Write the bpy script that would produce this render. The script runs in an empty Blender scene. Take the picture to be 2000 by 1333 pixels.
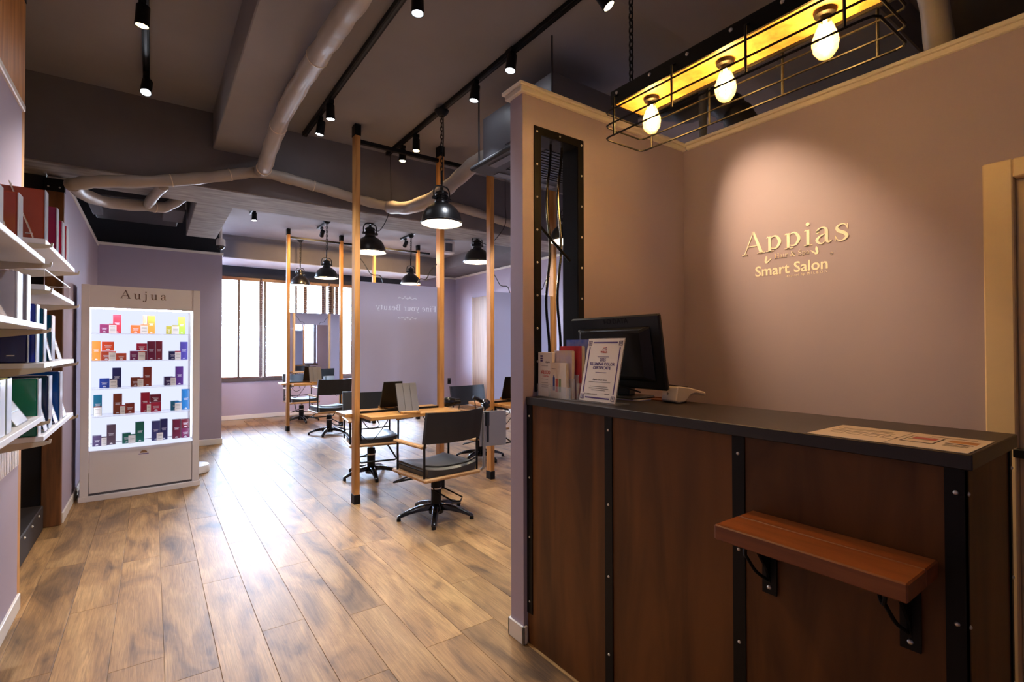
import bpy, bmesh, math, random
from mathutils import Vector, Matrix
random.seed(7)
scn = bpy.context.scene
COL = scn.collection

# ------------------------------------------------------------------ camera
TH, PH, RO, FPX = .623363, .013135, -.0017931, 978.2057
def _cam():
    F0 = Vector((math.sin(TH), math.cos(TH), 0)); R0 = Vector((math.cos(TH), -math.sin(TH), 0)); Z = Vector((0, 0, 1))
    F = F0*math.cos(PH)+Z*math.sin(PH); U0 = Z*math.cos(PH)-F0*math.sin(PH)
    R = R0*math.cos(RO)+U0*math.sin(RO); U = U0*math.cos(RO)-R0*math.sin(RO)
    cd = bpy.data.cameras.new('camera'); co = bpy.data.objects.new('camera', cd); COL.objects.link(co)
    cd.sensor_width = 36; cd.lens = FPX/2000*36; cd.clip_start = .02
    m = Matrix((R, U, -F)).transposed().to_4x4(); m.translation = Vector((0, 0, 1.25)); co.matrix_world = m
    scn.camera = co
_cam()
# ------------------------------------------------------------------ world, exposure
W = bpy.data.worlds.new('sky'); scn.world = W; W.use_nodes = True
bg = W.node_tree.nodes['Background']; bg.inputs[0].default_value = (.64, .78, 1, 1); bg.inputs[1].default_value = 60.0
# overcast sky above the horizon, plain street-grey ground below it
_n = W.node_tree.nodes; _tc = _n.new('ShaderNodeTexCoord'); _sx = _n.new('ShaderNodeSeparateXYZ'); _rp = _n.new('ShaderNodeValToRGB')
W.node_tree.links.new(_tc.outputs['Generated'], _sx.inputs[0]); W.node_tree.links.new(_sx.outputs['Z'], _rp.inputs[0]); W.node_tree.links.new(_rp.outputs[0], bg.inputs[0])
_rp.color_ramp.interpolation = 'CONSTANT'; _rp.color_ramp.elements[0].color = (.15, .17, .21, 1); _rp.color_ramp.elements[1].position = .0005; _rp.color_ramp.elements[1].color = (.53, .71, 1, 1)
vs = scn.view_settings
vs.view_transform = 'Standard'; vs.look = 'None'; vs.gamma = 1; vs.exposure = 1.0; vs.use_curve_mapping = False
def portal(x0, x1, z0, z1, y):
    l = bpy.data.lights.new('window_portal', 'AREA'); l.shape = 'RECTANGLE'; l.size = x1-x0; l.size_y = z1-z0
    l.cycles.is_portal = True
    o = bpy.data.objects.new('window_portal', l); COL.objects.link(o)
    o.location = ((x0+x1)/2, y, (z0+z1)/2); o.rotation_euler = (math.radians(-90), 0, 0)
portal(.8, 4.7, .66, 2.55, 10.12)

# ------------------------------------------------------------------ materials
def lin(c):
    return tuple(((v/255)/12.92 if v/255 <= .04045 else ((v/255+.055)/1.055)**2.4) for v in c)
MATS = {}
def mat(name, rgb, rough=.5, metal=0, var=0, vscale=4, bump=0, bscale=60, spec=.5, stretch=None, rgb2=None, alpha=1,
        trans=0, emit=None, estr=0, coat=0, rand=False, dist=0):
    m = bpy.data.materials.new(name); m.use_nodes = True; MATS[name] = m
    nt = m.node_tree; b = nt.nodes['Principled BSDF']; L = nt.links.new
    c = lin(rgb)
    b.inputs['Base Color'].default_value = (*c, 1); b.inputs['Roughness'].default_value = rough
    b.inputs['Metallic'].default_value = metal; b.inputs['Specular IOR Level'].default_value = spec
    b.inputs['Alpha'].default_value = alpha; b.inputs['Transmission Weight'].default_value = trans
    b.inputs['Coat Weight'].default_value = coat
    if emit: b.inputs['Emission Color'].default_value = (*lin(emit), 1); b.inputs['Emission Strength'].default_value = estr
    tc = nt.nodes.new('ShaderNodeTexCoord'); mp = nt.nodes.new('ShaderNodeMapping'); L(tc.outputs['Object'], mp.inputs[0])
    if stretch: mp.inputs['Scale'].default_value = stretch
    if rand:
        oi = nt.nodes.new('ShaderNodeObjectInfo'); mu = nt.nodes.new('ShaderNodeMath'); mu.operation = 'MULTIPLY'; mu.inputs[1].default_value = 57
        L(oi.outputs['Random'], mu.inputs[0]); L(mu.outputs[0], mp.inputs['Location'])
    if var or rgb2:
        n = nt.nodes.new('ShaderNodeTexNoise'); n.inputs['Scale'].default_value = vscale; n.inputs['Detail'].default_value = 6
        n.inputs['Distortion'].default_value = dist
        L(mp.outputs[0], n.inputs['Vector'])
        r = nt.nodes.new('ShaderNodeValToRGB'); r.color_ramp.elements[0].position = .34; r.color_ramp.elements[1].position = .66
        c2 = lin(rgb2) if rgb2 else tuple(v*(1-var) for v in c)
        r.color_ramp.elements[0].color = (*c2, 1); r.color_ramp.elements[1].color = (*c, 1)
        L(n.outputs['Fac'], r.inputs[0]); L(r.outputs[0], b.inputs['Base Color'])
        if rand:
            hs = nt.nodes.new('ShaderNodeHueSaturation'); ma = nt.nodes.new('ShaderNodeMapRange')
            ma.inputs['To Min'].default_value = .78; ma.inputs['To Max'].default_value = 1.18
            L(oi.outputs['Random'], ma.inputs[0]); L(ma.outputs[0], hs.inputs['Value']); L(r.outputs[0], hs.inputs['Color']); L(hs.outputs[0], b.inputs['Base Color'])
    if bump:
        n2 = nt.nodes.new('ShaderNodeTexNoise'); n2.inputs['Scale'].default_value = bscale; n2.inputs['Detail'].default_value = 4
        L(mp.outputs[0], n2.inputs['Vector'])
        bp = nt.nodes.new('ShaderNodeBump'); bp.inputs['Strength'].default_value = bump; bp.inputs['Distance'].default_value = .004
        L(n2.outputs['Fac'], bp.inputs['Height']); L(bp.outputs[0], b.inputs['Normal'])
    return m
def emitm(name, rgb, s):
    m = bpy.data.materials.new(name); m.use_nodes = True; nt = m.node_tree; nt.nodes.clear()
    e = nt.nodes.new('ShaderNodeEmission'); o = nt.nodes.new('ShaderNodeOutputMaterial'); nt.links.new(e.outputs[0], o.inputs[0])
    e.inputs[0].default_value = (*lin(rgb), 1); e.inputs[1].default_value = s; MATS[name] = m; return m
mat('wall', (175, 162, 176), .75, var=.04, vscale=1.5, bump=.08, bscale=220, spec=.3)
mat('trim', (232, 224, 212), .45, var=.04, vscale=3)
mat('ceil', (152, 148, 148), .8, var=.13, vscale=1.6, bump=.25, bscale=14, spec=.25)
mat('girder', (120, 116, 117), .8, var=.2, vscale=2.2, bump=.35, bscale=9, spec=.25)
mat('formwork', (172, 165, 158), .8, rgb2=(128, 122, 118), vscale=2, stretch=(2, 9, 9), bump=.4, bscale=8)
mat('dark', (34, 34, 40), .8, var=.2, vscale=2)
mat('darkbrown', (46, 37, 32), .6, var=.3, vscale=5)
def plank_mat():
    m = bpy.data.materials.new('plank'); m.use_nodes = True; MATS['plank'] = m; nt = m.node_tree; L = nt.links.new; N = nt.nodes.new
    b = nt.nodes['Principled BSDF']; tc = N('ShaderNodeTexCoord'); oi = N('ShaderNodeObjectInfo')
    mu = N('ShaderNodeMath'); mu.operation = 'MULTIPLY'; mu.inputs[1].default_value = 57; L(oi.outputs['Random'], mu.inputs[0])
    def noise(sc, scale, det, dist):
        mp = N('ShaderNodeMapping'); mp.inputs['Scale'].default_value = sc; L(tc.outputs['Object'], mp.inputs[0]); L(mu.outputs[0], mp.inputs['Location'])
        n = N('ShaderNodeTexNoise'); n.inputs['Scale'].default_value = scale; n.inputs['Detail'].default_value = det; n.inputs['Distortion'].default_value = dist
        L(mp.outputs[0], n.inputs['Vector']); return n
    a = noise((3.4, .95, 1), 2.1, 5, 1.0); r = N('ShaderNodeValToRGB'); cr = r.color_ramp
    cr.elements[0].position = .30; cr.elements[0].color = (*lin((100, 74, 48)), 1); cr.elements[1].position = .72; cr.elements[1].color = (*lin((184, 144, 92)), 1)
    e = cr.elements.new(.48); e.color = (*lin((154, 115, 70)), 1); L(a.outputs['Fac'], r.inputs[0])
    g_ = noise((60, 2.4, 1), 2.0, 8, 1.6); r2 = N('ShaderNodeMapRange'); r2.inputs['From Min'].default_value = .3; r2.inputs['From Max'].default_value = .7
    r2.inputs['To Min'].default_value = .66; r2.inputs['To Max'].default_value = 1.14; L(g_.outputs['Fac'], r2.inputs[0])
    r3 = N('ShaderNodeMapRange'); r3.inputs['To Min'].default_value = .86; r3.inputs['To Max'].default_value = 1.12; L(oi.outputs['Random'], r3.inputs[0])
    mm = N('ShaderNodeMath'); mm.operation = 'MULTIPLY'; L(r2.outputs[0], mm.inputs[0]); L(r3.outputs[0], mm.inputs[1])
    hs = N('ShaderNodeHueSaturation'); L(r.outputs[0], hs.inputs['Color']); L(mm.outputs[0], hs.inputs['Value']); L(hs.outputs[0], b.inputs['Base Color'])
    b.inputs['Roughness'].default_value = .50; b.inputs['Specular IOR Level'].default_value = .42
    bp = N('ShaderNodeBump'); bp.inputs['Strength'].default_value = .12; bp.inputs['Distance'].default_value = .003; L(g_.outputs['Fac'], bp.inputs['Height']); L(bp.outputs[0], b.inputs['Normal'])
plank_mat()
mat('subfloor', (176, 148, 114), .7, var=.1)
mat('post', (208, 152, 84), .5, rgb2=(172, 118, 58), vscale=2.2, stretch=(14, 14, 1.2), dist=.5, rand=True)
mat('post_shaded', (128, 82, 42), .6, rgb2=(92, 58, 30), vscale=2.2, stretch=(14, 14, 1.2), dist=.5)  # post wood with the shade on the second left post put into its colour
mat('table', (212, 158, 88), .42, rgb2=(180, 124, 62), vscale=2.4, stretch=(1.2, 14, 14), dist=.5)
mat('seatwood', (188, 146, 96), .45, rgb2=(160, 118, 74), vscale=3, stretch=(2, 12, 12))
mat('counter', (114, 72, 32), .5, rgb2=(78, 47, 19), vscale=1.8, stretch=(5, 5, .8), dist=.8, spec=.35)
mat('ctop', (42, 37, 35), .4, var=.12, vscale=9)
mat('bench', (150, 88, 46), .42, rgb2=(118, 64, 32), vscale=2.2, stretch=(14, 1.2, 14), dist=.4)
mat('blackmetal', (11, 11, 12), .5, spec=.25)
mat('blackgloss', (12, 12, 14), .18, spec=.6)
mat('lampblack', (16, 15, 16), .3, spec=.6)
mat('bolt', (226, 222, 214), .38, metal=.75)
mat('chrome', (205, 205, 208), .18, metal=1)
mat('greytube', (150, 148, 146), .35, metal=.8)
mat('leather', (24, 25, 27), .42, bump=.12, bscale=120, spec=.5)
mat('cushion', (48, 50, 52), .36, bump=.08, bscale=90, spec=.5)
mat('mirror', (226, 228, 232), .012, metal=1)
mat('lacquer', (222, 214, 212), .38, var=.02)
mat('shelfwhite', (236, 234, 236), .4, var=.02)
mat('bracket', (206, 190, 164), .45, var=.03)
mat('wrap', (176, 166, 154), .42, var=.12, vscale=7, bump=.5, bscale=26, spec=.4)
mat('steel', (70, 70, 74), .45, metal=.4)
mat('acgrey', (92, 92, 98), .5, var=.05)
mat('acdark', (40, 40, 44), .55, var=.1)
mat('paper', (236, 230, 224), .6, var=.02)
mat('cream', (230, 214, 186), .5, var=.03)
mat('ink', (60, 54, 74), .6)
mat('inkred', (196, 62, 50), .6)
mat('violetink', (84, 66, 130), .55)
mat('ltext', (255, 246, 226), .5)
mat('wtext', (226, 222, 230), .5)
mat('brass', (150, 128, 112), .25, metal=.9)
mat('doorcream', (226, 206, 170), .45, var=.03)
mat('slat', (112, 64, 40), .35, var=.15, vscale=8)
mat('sash', (74, 56, 48), .45, var=.05)
mat('plastic', (226, 220, 214), .35)
mat('plasticblack', (16, 16, 18), .38)
mat('acrylic', (235, 238, 245), .06, alpha=.28, spec=.6)
mat('glassbulb', (255, 226, 170), .03, trans=.0, alpha=.16, spec=.8)
mat('tabletcover', (112, 106, 102), .55, var=.05)
mat('woodpanel', (150, 112, 84), .5, rgb2=(126, 90, 66), vscale=2, stretch=(9, 9, .8))
mat('leathertan', (110, 62, 36), .5)
mat('duct', (38, 37, 38), .5, var=.2, bump=.4, bscale=20)
mat('cable', (12, 12, 12), .5)
mat('concwhite', (196, 196, 200), .8, var=.15, vscale=4)
emitm('cool', (236, 242, 255), 34)
emitm('warm', (255, 206, 140), 26)
emitm('soft', (255, 224, 176), 20)
emitm('filament', (255, 200, 110), 150)
emitm('bulbwhite', (255, 238, 208), 11)
emitm('led', (224, 234, 255), 6)
emitm('backlit', (222, 228, 255), .56)
emitm('ledtop', (228, 236, 255), 20)
mat('inner', (240, 232, 216), .5)
mat('glass', (240, 245, 250), .02, alpha=.06, spec=.6)

# ------------------------------------------------------------------ mesh builder
class MB:
    def __init__(s): s.v = []; s.f = []
    def add(s, vs_, fs):
        k = len(s.v); s.v += [tuple(p) for p in vs_]; s.f += [tuple(i+k for i in f) for f in fs]; return s
    def box(s, x0, x1, y0, y1, z0, z1):
        return s.add([(x0,y0,z0),(x1,y0,z0),(x1,y1,z0),(x0,y1,z0),(x0,y0,z1),(x1,y0,z1),(x1,y1,z1),(x0,y1,z1)],
                     [(0,3,2,1),(4,5,6,7),(0,1,5,4),(1,2,6,5),(2,3,7,6),(3,0,4,7)])
    def prism(s, poly, z0, z1):
        n = len(poly)
        return s.add([(x,y,z0) for x,y in poly]+[(x,y,z1) for x,y in poly],
                     [tuple(range(n-1,-1,-1)), tuple(range(n,2*n))]+[(i,(i+1)%n,n+(i+1)%n,n+i) for i in range(n)])
    def cyl(s, p0, p1, r0, r1=None, n=12):
        r1 = r0 if r1 is None else r1
        return s.tube([p0, p1], [r0, r1], n)
    def tube(s, pts, r, n=8, closed=False):
        P = [Vector(p) for p in pts]; m = len(P); rs = r if isinstance(r, (list, tuple)) else [r]*m
        vs_ = []; ref = None
        for i in range(m):
            a = P[(i-1) % m] if (i or closed) else P[i]; b = P[(i+1) % m] if (i < m-1 or closed) else P[i]
            t = (b-a); t = t.normalized() if t.length > 1e-9 else Vector((0, 0, 1))
            if ref is None:
                ref = Vector((0,0,1)) if abs(t.z) < .9 else Vector((1,0,0))
            u = (ref - t*ref.dot(t)); 
            if u.length < 1e-6: u = Vector((1,0,0)).cross(t)
            u.normalize(); w = t.cross(u); ref = u
            vs_ += [P[i]+(u*math.cos(2*math.pi*k/n)+w*math.sin(2*math.pi*k/n))*rs[i] for k in range(n)]
        fs = []
        for i in range(m if closed else m-1):
            j = (i+1) % m
            fs += [(i*n+k, i*n+(k+1)%n, j*n+(k+1)%n, j*n+k) for k in range(n)]
        if not closed: fs += [tuple(range(n-1,-1,-1)), tuple(range((m-1)*n, m*n))]
        return s.add(vs_, fs)
    def lathe(s, prof, n=24, c=(0,0,0), caps=True):
        m = len(prof); vs_ = []
        for r, z in prof:
            vs_ += [(c[0]+r*math.cos(2*math.pi*k/n), c[1]+r*math.sin(2*math.pi*k/n), c[2]+z) for k in range(n)]
        fs = [(i*n+k, i*n+(k+1)%n, (i+1)*n+(k+1)%n, (i+1)*n+k) for i in range(m-1) for k in range(n)]
        if caps: fs += [tuple(range(n-1,-1,-1)), tuple(range((m-1)*n, m*n))]
        return s.add(vs_, fs)
    def sphere(s, c, r, n=10, sc=(1,1,1)):
        m = n//2+1
        vs_ = []
        for i in range(m):
            a = math.pi*i/(m-1); a = min(max(a, .02), math.pi-.02)
            vs_ += [(c[0]+sc[0]*r*math.sin(a)*math.cos(2*math.pi*k/n), c[1]+sc[1]*r*math.sin(a)*math.sin(2*math.pi*k/n), c[2]-sc[2]*r*math.cos(a)) for k in range(n)]
        fs = [(i*n+k, i*n+(k+1)%n, (i+1)*n+(k+1)%n, (i+1)*n+k) for i in range(m-1) for k in range(n)]
        fs += [tuple(range(n-1,-1,-1)), tuple(range((m-1)*n, m*n))]
        return s.add(vs_, fs)
    def xf(s, M):
        s.v = [tuple(M @ Vector(p)) for p in s.v]; return s
def smooth_path(pts, k=6):
    P = [Vector(p) for p in pts]; out = []
    for i in range(len(P)-1):
        a = P[i-1] if i else P[i]*2-P[i+1]; b = P[i]; c = P[i+1]; d = P[i+2] if i+2 < len(P) else P[i+1]*2-P[i]
        for j in range(k):
            t = j/k
            out.append(.5*((2*b)+(c-a)*t+(2*a-5*b+4*c-d)*t*t+(3*b-a-3*c+d)*t**3))
    out.append(P[-1]); return out
def to_mesh(name, mb, m, bevel=0, smooth=False):
    me = bpy.data.meshes.new(name); me.from_pydata(mb.v, [], mb.f)
    bm = bmesh.new(); bm.from_mesh(me)
    bmesh.ops.recalc_face_normals(bm, faces=bm.faces)
    if bevel:
        es = [e for e in bm.edges if len(e.link_faces) == 2 and e.calc_face_angle(0) > .6]
        bmesh.ops.bevel(bm, geom=es, offset=bevel, segments=1, affect='EDGES', profile=.5, clamp_overlap=True)
    bm.to_mesh(me); bm.free()
    if smooth:
        for p in me.polygons: p.use_smooth = True
        me.set_sharp_from_angle(angle=.7)
    me.materials.append(MATS[m] if isinstance(m, str) else m)
    return me
def link(name, data, parent=None):
    o = bpy.data.objects.new(name, data); COL.objects.link(o); o.parent = parent; return o
def obj(name, mb, m, parent=None, bevel=0, smooth=False, world=False, label=None):
    if parent is None:
        xs = [p[0] for p in mb.v]; ys = [p[1] for p in mb.v]; z = min(p[2] for p in mb.v)
        c = Vector(((min(xs)+max(xs))/2, (min(ys)+max(ys))/2, z)); mb.xf(Matrix.Translation(-c))
    elif world:
        q = parent; off = Vector((0,0,0))
        while q: off += q.location; q = q.parent
        mb.xf(Matrix.Translation(-off))
    o = link(name, to_mesh(name, mb, m, bevel, smooth), parent)
    if parent is None: o.location = c
    if label: o['label'] = label
    return o
def tag(o, label, cat, group=None):
    o['label'] = label; o['category'] = cat
    if group: o['group'] = group
    return o
def thing(name, label, cat, loc=(0,0,0), rz=0, group=None):
    o = bpy.data.objects.new(name, None); COL.objects.link(o); o.location = loc; o.rotation_euler = (0,0,rz); o.empty_display_size = .1
    return tag(o, label, cat, group)
def struct(name, mb, m, bevel=0, label=None, cat=None):
    o = obj(name, mb, m, bevel=bevel); o['kind'] = 'structure'
    o['label'] = label or name.replace('_', ' ')
    if cat: o['category'] = cat
    return o
def dup(root, loc, rz, label, group=None):
    r = root.copy(); COL.objects.link(r); r.location = loc; r.rotation_euler = (0,0,rz); r['label'] = label
    if group: r['group'] = group
    for ch in list(root.children):
        c = ch.copy(); COL.objects.link(c); c.parent = r
        for g in list(ch.children):
            d = g.copy(); COL.objects.link(d); d.parent = c
    return r
def B(*a): return MB().box(*a)
def spot(name, loc, to, w, rgb, ang=70, blend=.6, parent=None, size=.03):
    l = bpy.data.lights.new(name, 'SPOT'); l.energy = w; l.color = lin(rgb); l.spot_size = math.radians(ang); l.spot_blend = blend; l.shadow_soft_size = size
    o = link(name, l, parent); o.location = loc
    o.rotation_euler = (Vector(to)-Vector(loc)).to_track_quat('-Z', 'Y').to_euler(); return o
def point(name, loc, w, rgb, size=.03, parent=None):
    l = bpy.data.lights.new(name, 'POINT'); l.energy = w; l.color = lin(rgb); l.shadow_soft_size = size
    o = link(name, l, parent); o.location = loc; return o

# ------------------------------------------------------------------ lettering
GL = {}
def g(ch, w, *st): GL[ch] = (w, st)
SF = .026
g('A', .70, [(.06,.0,.03),(.35,.69,.03)], [(.35,.70,.06),(.61,.0,.105)], [(.17,.25,.028),(.48,.25,.028)], [(-.02,.012,SF),(.16,.012,SF)], [(.47,.012,SF),(.72,.012,SF)])
_flag = lambda x: [(x-.1,.425,.012),(x-.045,.45,.05)]
g('p', .52, [(.13,-.2,.085),(.13,.46,.085)], [(.02,-.19,SF),(.26,-.19,SF)], _flag(.13), ['c',(.15,.37,.02),(.24,.44,.035),(.34,.42,.06),(.43,.23,.095),(.35,.03,.055),(.25,.0,.035),(.15,.05,.02)])
g('\u00fe', .52, [(.13,.0,.085),(.13,.46,.085)], [(.02,.012,SF),(.26,.012,SF)], _flag(.13), ['c',(.15,.39,.02),(.24,.45,.035),(.34,.43,.06),(.43,.27,.095),(.35,.11,.055),(.25,.08,.035),(.15,.12,.02)])
g('i', .27, [(.13,.0,.085),(.13,.46,.085)], [(.02,.012,SF),(.25,.012,SF)], _flag(.13), ['d',.125,.62,.055])
g('a', .46, ['c',(.07,.33,.07),(.10,.41,.045),(.2,.455,.03),(.30,.40,.07),(.315,.28,.088),(.315,.10,.085),(.36,.02,.05),(.45,.06,.02)], ['c',(.31,.28,.02),(.16,.22,.04),(.07,.12,.085),(.13,.02,.05),(.22,.01,.03),(.31,.10,.02)], ['d',.085,.335,.045])
g('s', .40, ['c',(.34,.34,.025),(.29,.43,.03),(.19,.455,.032),(.09,.38,.07),(.13,.28,.09),(.27,.20,.09),(.33,.10,.075),(.22,.005,.035),(.11,.03,.03),(.05,.14,.025)], [(.345,.30,.022),(.345,.45,.022)], [(.045,.01,.022),(.045,.17,.022)])
g('u', .54, [(.12,.45,.085),(.12,.12,.085)], ['c',(.12,.13,.085),(.17,.02,.06),(.27,.01,.035),(.38,.10,.02)], [(.40,.0,.085),(.40,.45,.085)], [(.02,.438,SF),(.14,.438,SF)], [(.30,.438,SF),(.42,.438,SF)], [(.4,.012,SF),(.5,.012,SF)])
g('j', .27, ['c',(.15,.45,.085),(.15,.05,.085),(.13,-.12,.07),(.05,-.19,.04),(-.04,-.17,.04)], _flag(.15), ['d',.14,.62,.055], ['d',-.03,-.15,.04])
g('n', .54, [(.13,.0,.08),(.13,.46,.08)], [(.02,.012,SF),(.24,.012,SF)], _flag(.13), ['c',(.15,.34,.02),(.26,.44,.04),(.36,.42,.07),(.40,.30,.085),(.40,.0,.085)], [(.31,.012,SF),(.52,.012,SF)])
g('r', .38, [(.13,.0,.085),(.13,.46,.085)], [(.02,.012,SF),(.26,.012,SF)], _flag(.13), ['c',(.15,.32,.02),(.24,.43,.035),(.32,.44,.05)], ['d',.32,.40,.045])
g('e', .45, [(.08,.26,.028),(.38,.26,.028)], ['c',(.385,.26,.05),(.35,.41,.055),(.23,.455,.035),(.10,.37,.075),(.07,.22,.092),(.12,.06,.075),(.24,.005,.04),(.38,.10,.022)])
g('o', .50, ['c',(.25,.455,.032),(.11,.38,.075),(.065,.22,.095),(.11,.07,.075),(.25,.0,.032),(.39,.07,.075),(.435,.22,.095),(.39,.38,.075),(.25,.455,.032)])
g('y', .50, [(.07,.44,.085),(.25,.02,.075)], ['c',(.44,.44,.03),(.27,.03,.03),(.17,-.16,.03),(.06,-.19,.045)], ['d',.06,-.165,.04], [(.0,.44,SF),(.18,.44,SF)], [(.35,.44,SF),(.5,.44,SF)])
g('t', .33, ['c',(.14,.58,.04),(.14,.42,.08),(.14,.10,.085),(.19,.01,.045),(.31,.06,.02)], [(.02,.44,SF),(.3,.44,SF)])
g('F', .60, [(.16,.0,.10),(.16,.70,.10)], [(.03,.012,SF),(.30,.012,SF)], [(.03,.688,SF),(.55,.688,SF)], [(.16,.36,SF),(.42,.36,SF)], [(.54,.55,.03),(.54,.69,.03)], [(.42,.28,.025),(.42,.44,.025)])
g('B', .64, [(.16,.0,.10),(.16,.70,.10)], [(.03,.012,SF),(.34,.012,SF)], [(.03,.688,SF),(.34,.688,SF)], [(.16,.365,SF),(.36,.365,SF)], ['c',(.3,.69,.03),(.44,.66,.06),(.48,.53,.10),(.43,.39,.05),(.34,.365,.025)], ['c',(.32,.365,.025),(.48,.33,.06),(.55,.18,.11),(.47,.03,.06),(.3,.01,.03)])
g('H', .78, [(.17,.0,.10),(.17,.70,.10)], [(.61,.0,.10),(.61,.70,.10)], [(.17,.36,SF),(.61,.36,SF)], *[[(x-.13,y,SF),(x+.13,y,SF)] for x in (.17,.61) for y in (.012,.688)])
g('S', .54, ['c',(.44,.54,.03),(.38,.67,.035),(.26,.705,.035),(.11,.60,.075),(.13,.46,.095),(.30,.35,.10),(.45,.24,.095),(.42,.08,.07),(.26,-.005,.035),(.12,.04,.035),(.06,.19,.03)], [(.45,.5,.024),(.45,.69,.024)], [(.055,.02,.024),(.055,.22,.024)])
g('&', .74, ['c',(.66,.40,.03),(.56,.18,.035),(.40,.02,.04),(.24,.0,.06),(.08,.12,.09),(.12,.28,.06),(.30,.40,.03),(.40,.54,.05),(.34,.68,.035),(.22,.66,.06),(.20,.52,.08),(.36,.26,.095),(.56,.05,.09),(.70,.02,.03)], [(.52,.40,SF),(.72,.40,SF)])
g(' ', .28)
def serif(txt, size, gap=.03, t=.002):
    mb = MB(); x = 0
    def ribbon(P, x):
        pts = [(Vector((p[0]+x, p[1])), p[2]) for p in P]; Lf = []; Rt = []
        for i, (p, w) in enumerate(pts):
            a = pts[max(i-1,0)][0]; b = pts[min(i+1,len(pts)-1)][0]; d = b-a
            if d.length < 1e-6: d = Vector((0,1))
            d.normalize(); nn = Vector((-d.y, d.x))*w/2; Lf.append(p+nn); Rt.append(p-nn)
        for i in range(len(pts)-1):
            q = [Lf[i], Lf[i+1], Rt[i+1], Rt[i]]
            mb.prism([(c.x*size, c.y*size) for c in q], 0, t)
    for ch in txt:
        w, st = GL[ch]
        for s_ in st:
            if s_[0] == 'd':
                mb.prism([((x+s_[1]+s_[3]*math.cos(a*math.pi/8))*size, (s_[2]+s_[3]*math.sin(a*math.pi/8))*size) for a in range(16)], 0, t)
            elif s_[0] == 'c': ribbon([tuple(v) for v in smooth_path(s_[1:], 5)], x)
            else: ribbon(s_, x)
        x += w+gap
    return mb, (x-gap)*size
def sans(txt, size, t=.0015, bold=0, spacing=1.0):
    cu = bpy.data.curves.new('t', 'FONT'); cu.body = txt; cu.size = size; cu.extrude = t/2; cu.offset = bold; cu.space_character = spacing; cu.resolution_u = 3
    o = bpy.data.objects.new('t', cu); COL.objects.link(o)
    dg = bpy.context.evaluated_depsgraph_get(); me = bpy.data.meshes.new_from_object(o.evaluated_get(dg))
    mb = MB(); mb.add([v.co for v in me.vertices], [tuple(p.vertices) for p in me.polygons])
    bpy.data.objects.remove(o); bpy.data.curves.remove(cu); bpy.data.meshes.remove(me)
    w = max([p[0] for p in mb.v], default=0); return mb, w
def frame(o, xd, up):
    xd = Vector(xd).normalized(); up = Vector(up).normalized(); n = xd.cross(up)
    m = Matrix((xd, up, n)).transposed().to_4x4(); m.translation = Vector(o); return m

# ================================================================== SETTING
XL, YA, YB, XR, ZC = -.518, 7.53, 9.944, 5.575, 3.06
YP, XP, XA = 1.70, 1.28, 2.405
# floor with planks
fl = struct('floor', B(-1.9, 5.8, -2.4, 10.2, -.12, -.008), 'subfloor', label='brown wood plank floor of the salon', cat='floor')
PW, PL = .1775, 1.22
pm = to_mesh('plank', B(-PW/2+.0007, PW/2-.0007, -PL/2+.0007, PL/2-.0007, -.008, 0), 'plank', bevel=.0008)
spots_ = []
for i in range(-4, 33):
    x = -.13+PW*(i+.5)
    off = random.random()*PL
    for j in range(-3, 9):
        y = j*PL+off
        if x < -1.0 or x > 5.5 or y < -2.6 or y > 9.6: continue
        hid = (x > 1.4 and y < 2.6) or x < -.75 or y < .2 or (x > .62 and y > 8.9 and x < .2) or (x < .7 and y > 8.2)
        d = math.hypot(x, y)*(1+.25*abs(math.atan2(x, y)-.5))+(50 if hid else 0)
        spots_.append((d, x, y))
spots_.sort()
rest = MB()
for k, (d, x, y) in enumerate(spots_):
    if k < 290:
        o = link('plank', pm, fl); o.location = (x-fl.location.x, y-fl.location.y, -fl.location.z)
    else: rest.box(x-PW/2+.0007, x+PW/2-.0007, y-PL/2+.0007, min(y+PL/2-.0007, 10.19), -.008, 0)
r_ = obj('plank_field', rest, 'plank', fl, world=True); r_['kind'] = 'stuff'
# ceiling and outer shell
struct('ceiling', B(-1.9, 5.8, -2.4, 10.2, ZC, ZC+.15), 'ceil', label='bare painted concrete ceiling slab', cat='ceiling')
struct('wall_outer_left', B(-1.9, -1.75, -2.4, 10.2, 0, ZC), 'dark')
struct('wall_back', B(-1.75, 5.7, -2.4, -2.25, 0, ZC), 'wall')
struct('wall_right', B(XR, XR+.15, -2.4, 10.2, 0, ZC), 'wall')
# window wall Y=YB with opening
WX0, WX1, WZ0, WZ1 = .84, 4.66, .69, 2.50
struct('wall_window_below', B(.742, XR, YB, YB+.2, 0, WZ0), 'wall', label='lavender wall below the window', cat='wall')
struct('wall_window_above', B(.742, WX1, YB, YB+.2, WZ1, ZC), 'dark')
struct('wall_window_left', B(.55, WX0, YB, YB+.2, WZ0, WZ1), 'wall')
struct('wall_window_right', B(WX1, XR, YB, YB+.2, WZ0, ZC), 'wall', label='lavender wall right of the window', cat='wall')
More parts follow.
